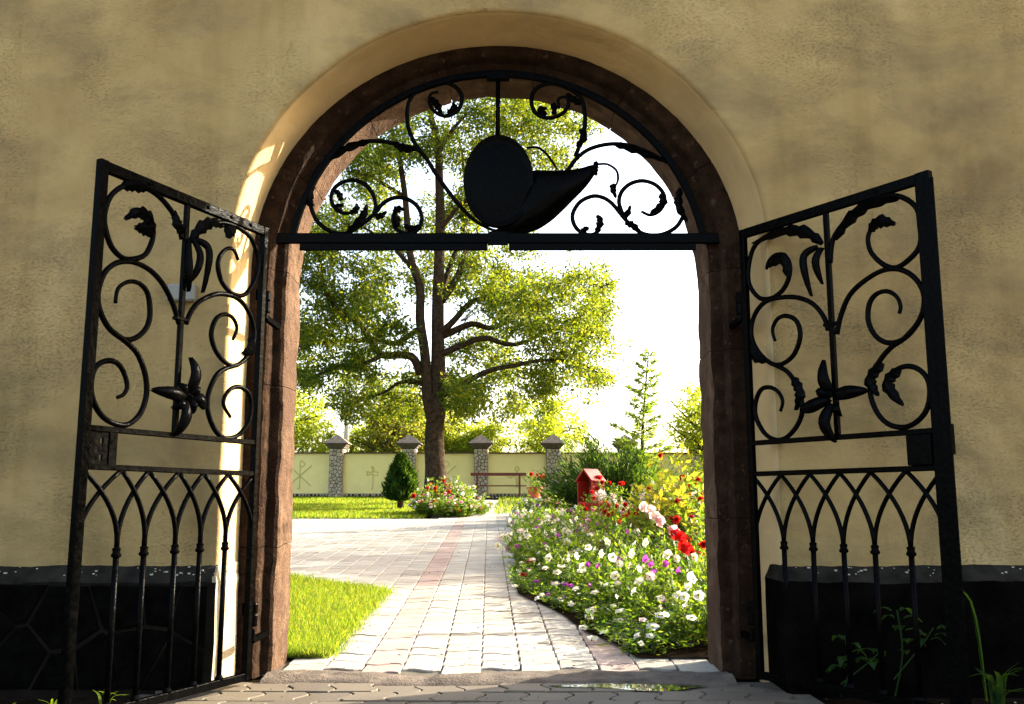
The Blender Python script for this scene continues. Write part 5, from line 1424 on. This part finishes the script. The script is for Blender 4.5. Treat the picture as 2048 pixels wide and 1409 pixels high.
# round bed of roses and cleomes at the foot of the tree
for i in range(46):
    a = random.uniform(0, 2*PI); rr = math.sqrt(random.random())
    x, y = -1.32+rr*.78*math.cos(a), 20.75+rr*1.15*math.sin(a)
    hk = 1.0-.45*max(0, (x+1.2))-.25*rr
    tall = hk > .62 and y > 20.5
    nm = 'rose_bush'
    r, tips = place_plant(nm, 'mid', x, y, random.uniform(.95, 1.2), 'rose bush with red and pale blooms in the round bed by the tree', 'roses in the round bed by the tree', cat='shrub', hs=max(.6, 1.45*hk) if tall else max(.55, hk))
    for k in range(8):
        t = random.choice(tips)
        put_flower(r, random.choice(['red', 'red', 'pink', 'smallwhite'] if tall and x < -1.2 else ['smallwhite', 'smallwhite', 'palepink', 'white', 'orange', 'pink']), (t[0], t[1], t[2]*random.uniform(.7, 1.05)), face_dir(r.rotation_euler.z, .5), random.uniform(.9, 1.4))

for o in list(COL.objects):
    if o.name.startswith(('rose_bush', 'zinnia_plant', 'dahlia_plant', 'cleome_plant', 'amaranth_plant', 'marigold_plant')):
        base = {'rose': 'rose bush in the round bed by the tree', 'zinn': 'knee high zinnia in the bed', 'dahl': 'tall red flowered plant beside the right jamb', 'cleo': 'yellowing tall cleome in the bed' if 'yellowing' in o['group'] else 'tall cleome in the bed', 'amar': 'tall yellow green plant near the right jamb', 'mari': 'marigold plant at the far end of the bed'}[o.name[:4]]
        o['label'] = base+' with '+flower_words(o, 1)+((' at its near end' if o.location.y < 12 else (' before the red planters' if o.location.y < 16 else ' at its far end')) if o.name.startswith(('cleome', 'zinnia')) else '')

# ------------------------------------------------------------------ planters and pots in the bed
hs_ = empty('house_planter', (1.36, 16.55, gz(16.55)), math.radians(-48), label='red wooden planter like a little gabled house in the bed', cat='planter')
zb = .16
w_, d_ = .17, .16
def wallpoly(mb, poly, y0, y1):
    n = len(poly)
    mb.add([(a, y0, b) for a, b in poly]+[(a, y1, b) for a, b in poly], [tuple(range(n)), tuple(reversed(range(n, 2*n)))]+[(i, n+i, n+(i+1) % n, (i+1) % n) for i in range(n)])
mb = MB(); wallpoly(mb, [(-w_, zb), (w_, zb), (w_, .78), (0, .96), (-w_, .78)], d_-.02, d_); mb.build('back_board', M['redpaint'], hs_)
for k in range(4):
    y0_, y1_ = -d_+k*.0745, -d_+k*.0745+.0715
    MB().box((w_-.02, y0_, zb), (w_, y1_, .775), .002).build('side_board', M['redpaint'], hs_)
    MB().box((-w_, y0_, zb), (-w_+.02, y1_, .775), .002).build('side_board', M['redpaint'], hs_)
mb = MB(); mb.box((-w_+.021, -d_, zb), (w_-.021, d_-.021, zb+.03)); mb.box((-w_+.021, -d_, zb+.031), (w_-.021, -d_+.02, .42)); mb.build('front_board', M['redpaint'], hs_)
for s_ in (-1, 1):
    q = MB(); L_ = math.hypot(w_+.03, .18)
    q.box((0, -d_-.02, -.012), (L_+.02, d_+.01, .012)); ob = q.build('roof_board', M['redpaint'], hs_)
    ob.location = (0, 0, .975); ob.rotation_euler = (0, math.atan2(.18, w_) if s_ > 0 else PI-math.atan2(.18, w_), 0)
for (x, y) in ((-.15, -.14), (.15, -.14), (-.15, .14), (.15, .14)):
    MB().box((x-.015, y-.015, 0), (x+.015, y+.015, zb-.001)).build('leg', M['redpaint'], hs_)

tp = empty('planter_box', (1.34, 16.05, gz(16.05)), math.radians(8), label='red tapered planter box with red geraniums below the little house', cat='planter')
mb = MB()
o0 = [(-.17, -.11), (.17, -.11), (.17, .11), (-.17, .11)]; o1 = [(a*1.18, b*1.18) for a, b in o0]; i1 = [(a*1.06, b*1.02) for a, b in o0]
mb.add([(a, b, .17) for a, b in o0]+[(a, b, .40) for a, b in o1]+[(a, b, .40) for a, b in i1]+[(a*.95, b*.95, .36) for a, b in i1],
       [(3, 2, 1, 0)]+[(k*4+i, k*4+(i+1) % 4, k*4+4+(i+1) % 4, k*4+4+i) for k in range(3) for i in range(4)]+[(12, 13, 14, 15)])
mb.build('trough', M['redpaint'], tp)
MB().box((-.215, -.145, .385), (.215, -.133, .415)).build('rim_board', M['redpaint'], tp)
for (x, y) in ((-.12, -.07), (.12, -.07), (-.12, .07), (.12, .07)):
    MB().box((x-.018, y-.018, 0), (x+.018, y+.018, .169)).build('leg', M['redpaint'], tp)
def pot(name, x, y, z, r, h, label, group='terracotta pots'):
    p = empty(name, (x, y, z), label=label, cat='flower pot', group=group)
    MB().lathe([(r*.68, 0), (r*.72, .01), (r*.98, h*.80), (r*1.0, h*.82), (r*1.12, h*.83), (r*1.13, h), (r*1.0, h), (r*.97, h*.9), (.01, h*.88)], 20).build('bowl', M['terracotta'], p, smooth=False)
    return p
pot('terracotta_pot', 1.72, 16.3, gz(16.3)+.14, .165, .29, 'large terracotta pot of trailing geranium beside the red planters')
stand = empty('plant_stand', (1.72, 16.3, gz(16.3)), label='low stone block under the large terracotta pot', cat='stand')
MB().box((-.14, -.14, -.02), (.14, .14, .139), .01).build('block', M['whitestone'], stand)
ps = empty('plant_stand', (.46, 18.8, gz(18.8)), label='white stone slab carrying a flower pot beside the path', cat='stand')
MB().box((-.26, -.2, .36), (.26, .2, .42), .01).build('slab', M['whitestone'], ps)
MB().box((-.18, -.14, -.02), (.18, .14, .359), .01).build('pedestal', M['whitestone'], ps)
pot('terracotta_pot', .44, 18.8, gz(18.8)+.421, .14, .21, 'terracotta pot with red geraniums standing on the white stone slab')
pot('terracotta_pot', .78, 18.5, gz(18.5)+.10, .14, .25, 'terracotta pot half hidden among cleomes near the white stone slab')
def geranium(x, y, z, sc, label, nf=8, kinds=('red',)):
    r, tips = place_plant('geranium', 'low', x, y, sc, label, 'geraniums in pots and planters', z=z)
    for k in range(nf):
        t = random.choice(tips); put_flower(r, random.choice(kinds), (t[0], t[1], t[2]*1.12), (random.gauss(0, .6), -1, .8), random.uniform(.9, 1.2)/sc)
geranium(1.34, 16.05, gz(16.05)+.365, .85, 'red geranium growing in the red planter box', 6, ('red', 'cleome_white'))
geranium(1.72, 16.3, gz(16.3)+.40, 1.15, 'trailing geranium with red heads in the large terracotta pot', 4)
geranium(1.50, 16.42, gz(16.42)+.62, .8, 'red flowered geranium against the gable of the little house', 9)
geranium(.44, 18.8, gz(18.8)+.61, 1.0, 'geranium in the pot on the white stone slab', 9)

# ------------------------------------------------------------------ bench
bn = empty('garden_bench', (-.45, 31.4, gz(31.4)), label='dark red slatted garden bench at the end of the path', cat='bench')
for k in range(3):
    MB().box((-.92, -.25+k*.13, .42), (.92, -.14+k*.13, .455), .004).build('seat_slat', M['benchred'], bn)
for k in range(2):
    MB().box((-.92, .20, .60+k*.17), (.92, .235, .70+k*.17), .004).build('back_slat', M['benchred'], bn) if k == 1 else None
for x in (-.7, .7):
    MB().box((x-.03, -.22, 0), (x+.03, -.17, .419)).build('leg', M['benchred'], bn)
    MB().box((x-.03, .16, 0), (x+.03, .199, .86)).build('leg', M['benchred'], bn)

# ------------------------------------------------------------------ weeds and plants at the foot of the wall
def strap_leaf(mb, a, l, b, w, z0=0.0, x0=0, y0=0, droop=.0):
    pts = catmull([(x0, y0, z0), (x0+math.cos(a)*.25*b, y0+math.sin(a)*.25*b, z0+l*.65), (x0+math.cos(a)*b, y0+math.sin(a)*b, z0+l*(1-droop))], 5)
    n = len(pts); i0 = len(mb.v)
    for i, p in enumerate(pts):
        ww = w*math.sin(PI*(.22+.76*i/(n-1)))
        mb.v += [(p[0]-ww*math.sin(a), p[1]+ww*math.cos(a), p[2]), (p[0], p[1], p[2]-ww*.3), (p[0]+ww*math.sin(a), p[1]-ww*math.cos(a), p[2])]
    for i in range(n-1):
        for k in range(2):
            mb.f.append((i0+3*i+k, i0+3*i+k+1, i0+3*i+k+4, i0+3*i+k+3))
def tuft(name, x, y, n, l, w, label, mat='bed', cat='plant', spread=.6):
    rnd = random.Random(int(x*100+y*10))
    root = empty(name, (x, y, -.01), label=label, cat=cat)
    for k in range(n):
        mb = MB(); strap_leaf(mb, rnd.uniform(0, 2*PI), l*rnd.uniform(.5, 1.1), l*spread*rnd.uniform(.4, 1.2), w*rnd.uniform(.7, 1.2), 0, rnd.uniform(-.02, .02), rnd.uniform(-.02, .02), rnd.uniform(0, .5))
        mb.build('blade', M[mat], root, smooth=True)
tuft('grass_tuft', -1.62, 3.95, 12, .12, .006, 'bright grass tuft under the left gate leaf near the jamb', 'grass')
tuft('grass_tuft', -1.78, 3.86, 10, .09, .006, 'small weed tuft under the lock end of the left gate', 'grass')
tuft('grass_tuft', -1.93, 3.85, 9, .07, .006, 'low weed tuft at the bottom left corner', 'grass')
tuft('lily_leaves', 1.95, 3.98, 16, .20, .012, 'spiky green tuft on the soil right of the right gate post', 'conifer')
root = empty('iris_leaf', (1.97, 4.12, 0), label='long arching strap leaf behind the right gate post', cat='plant')
mb = MB(); strap_leaf(mb, PI*.95, .62, .14, .022, droop=.28); mb.build('blade', M['conifer'], root, smooth=True)
mb = MB(); strap_leaf(mb, PI*.8, .50, .06, .016, droop=.1); mb.build('blade', M['conifer'], root, smooth=True)
def rose_plant(x, y, h, label):
    root = empty('rose_shoot', (x, y, 0), label=label, cat='plant')
    rnd = random.Random(int(x*50))
    sb = MB(); sp = catmull([(0, 0, 0), (.04, -.01, h*.5), (.02, -.03, h)], 4); sb.tube([tuple(p) for p in sp], .004, 5)
    sp2 = catmull([(0, 0, h*.2), (.12, -.02, h*.6), (.17, -.03, h*.8)], 4); sb.tube([tuple(p) for p in sp2], .003, 5)
    sb.build('stem', M['conifer'], root)
    for k in range(16):
        p = (sp if k % 3 else sp2)[rnd.randrange(4, len(sp)) if k % 3 else rnd.randrange(4, len(sp2))]
        a = rnd.uniform(0, 2*PI); mb = MB(); n = 7; L_ = rnd.uniform(.05, .085)
        for i in range(n):
            t = i/(n-1); w = .020*math.sin(PI*(.08+.88*t)); q = (p[0]+math.cos(a)*L_*(t+.3), p[1]+math.sin(a)*L_*(t+.3), p[2]+.02*math.sin(3*t)-.02*t)
            mb.v += [(q[0]-w*math.sin(a), q[1]+w*math.cos(a), q[2]), (q[0], q[1], q[2]-.004), (q[0]+w*math.sin(a), q[1]-w*math.cos(a), q[2])]
        for i in range(n-1):
            for j in range(2): mb.f.append((3*i+j, 3*i+j+1, 3*i+j+4, 3*i+j+3))
        mb.build('leaf', M['conifer'], root, smooth=True)
rose_plant(1.40, 4.22, .24, 'young rose shoot behind the right gate beside its hinge')
rose_plant(1.62, 4.20, .36, 'taller leafy rose shoot behind the middle of the right gate')
# fallen petals
pm = MB().add([(-.008, 0, .001), (0, -.005, .003), (.008, 0, .001), (0, .005, .004)], [(0, 1, 2, 3)]).mesh('petal', M['petalground'])
fp = empty('fallen_petals', (1.3, 3.95, 0), label='pale petals scattered on the soil under the right gate', cat='petals', kind='stuff')
rnd = random.Random(4)
mb = MB()
for k in range(90):
    x, y = rnd.uniform(.0, 1.1), rnd.uniform(-.25, .28); a = rnd.uniform(0, PI); s = rnd.uniform(.006, .012)
    z = -.026 if x > .02 else .002
    c, s2 = math.cos(a)*s, math.sin(a)*s
    mb.add([(x-c, y-s2, z), (x+s2*.5, y-c*.5, z+.003), (x+c, y+s2, z), (x-s2*.5, y+c*.5, z+.004)], [(0, 1, 2, 3)])
mb.build('petal', M['petalground'], fp)
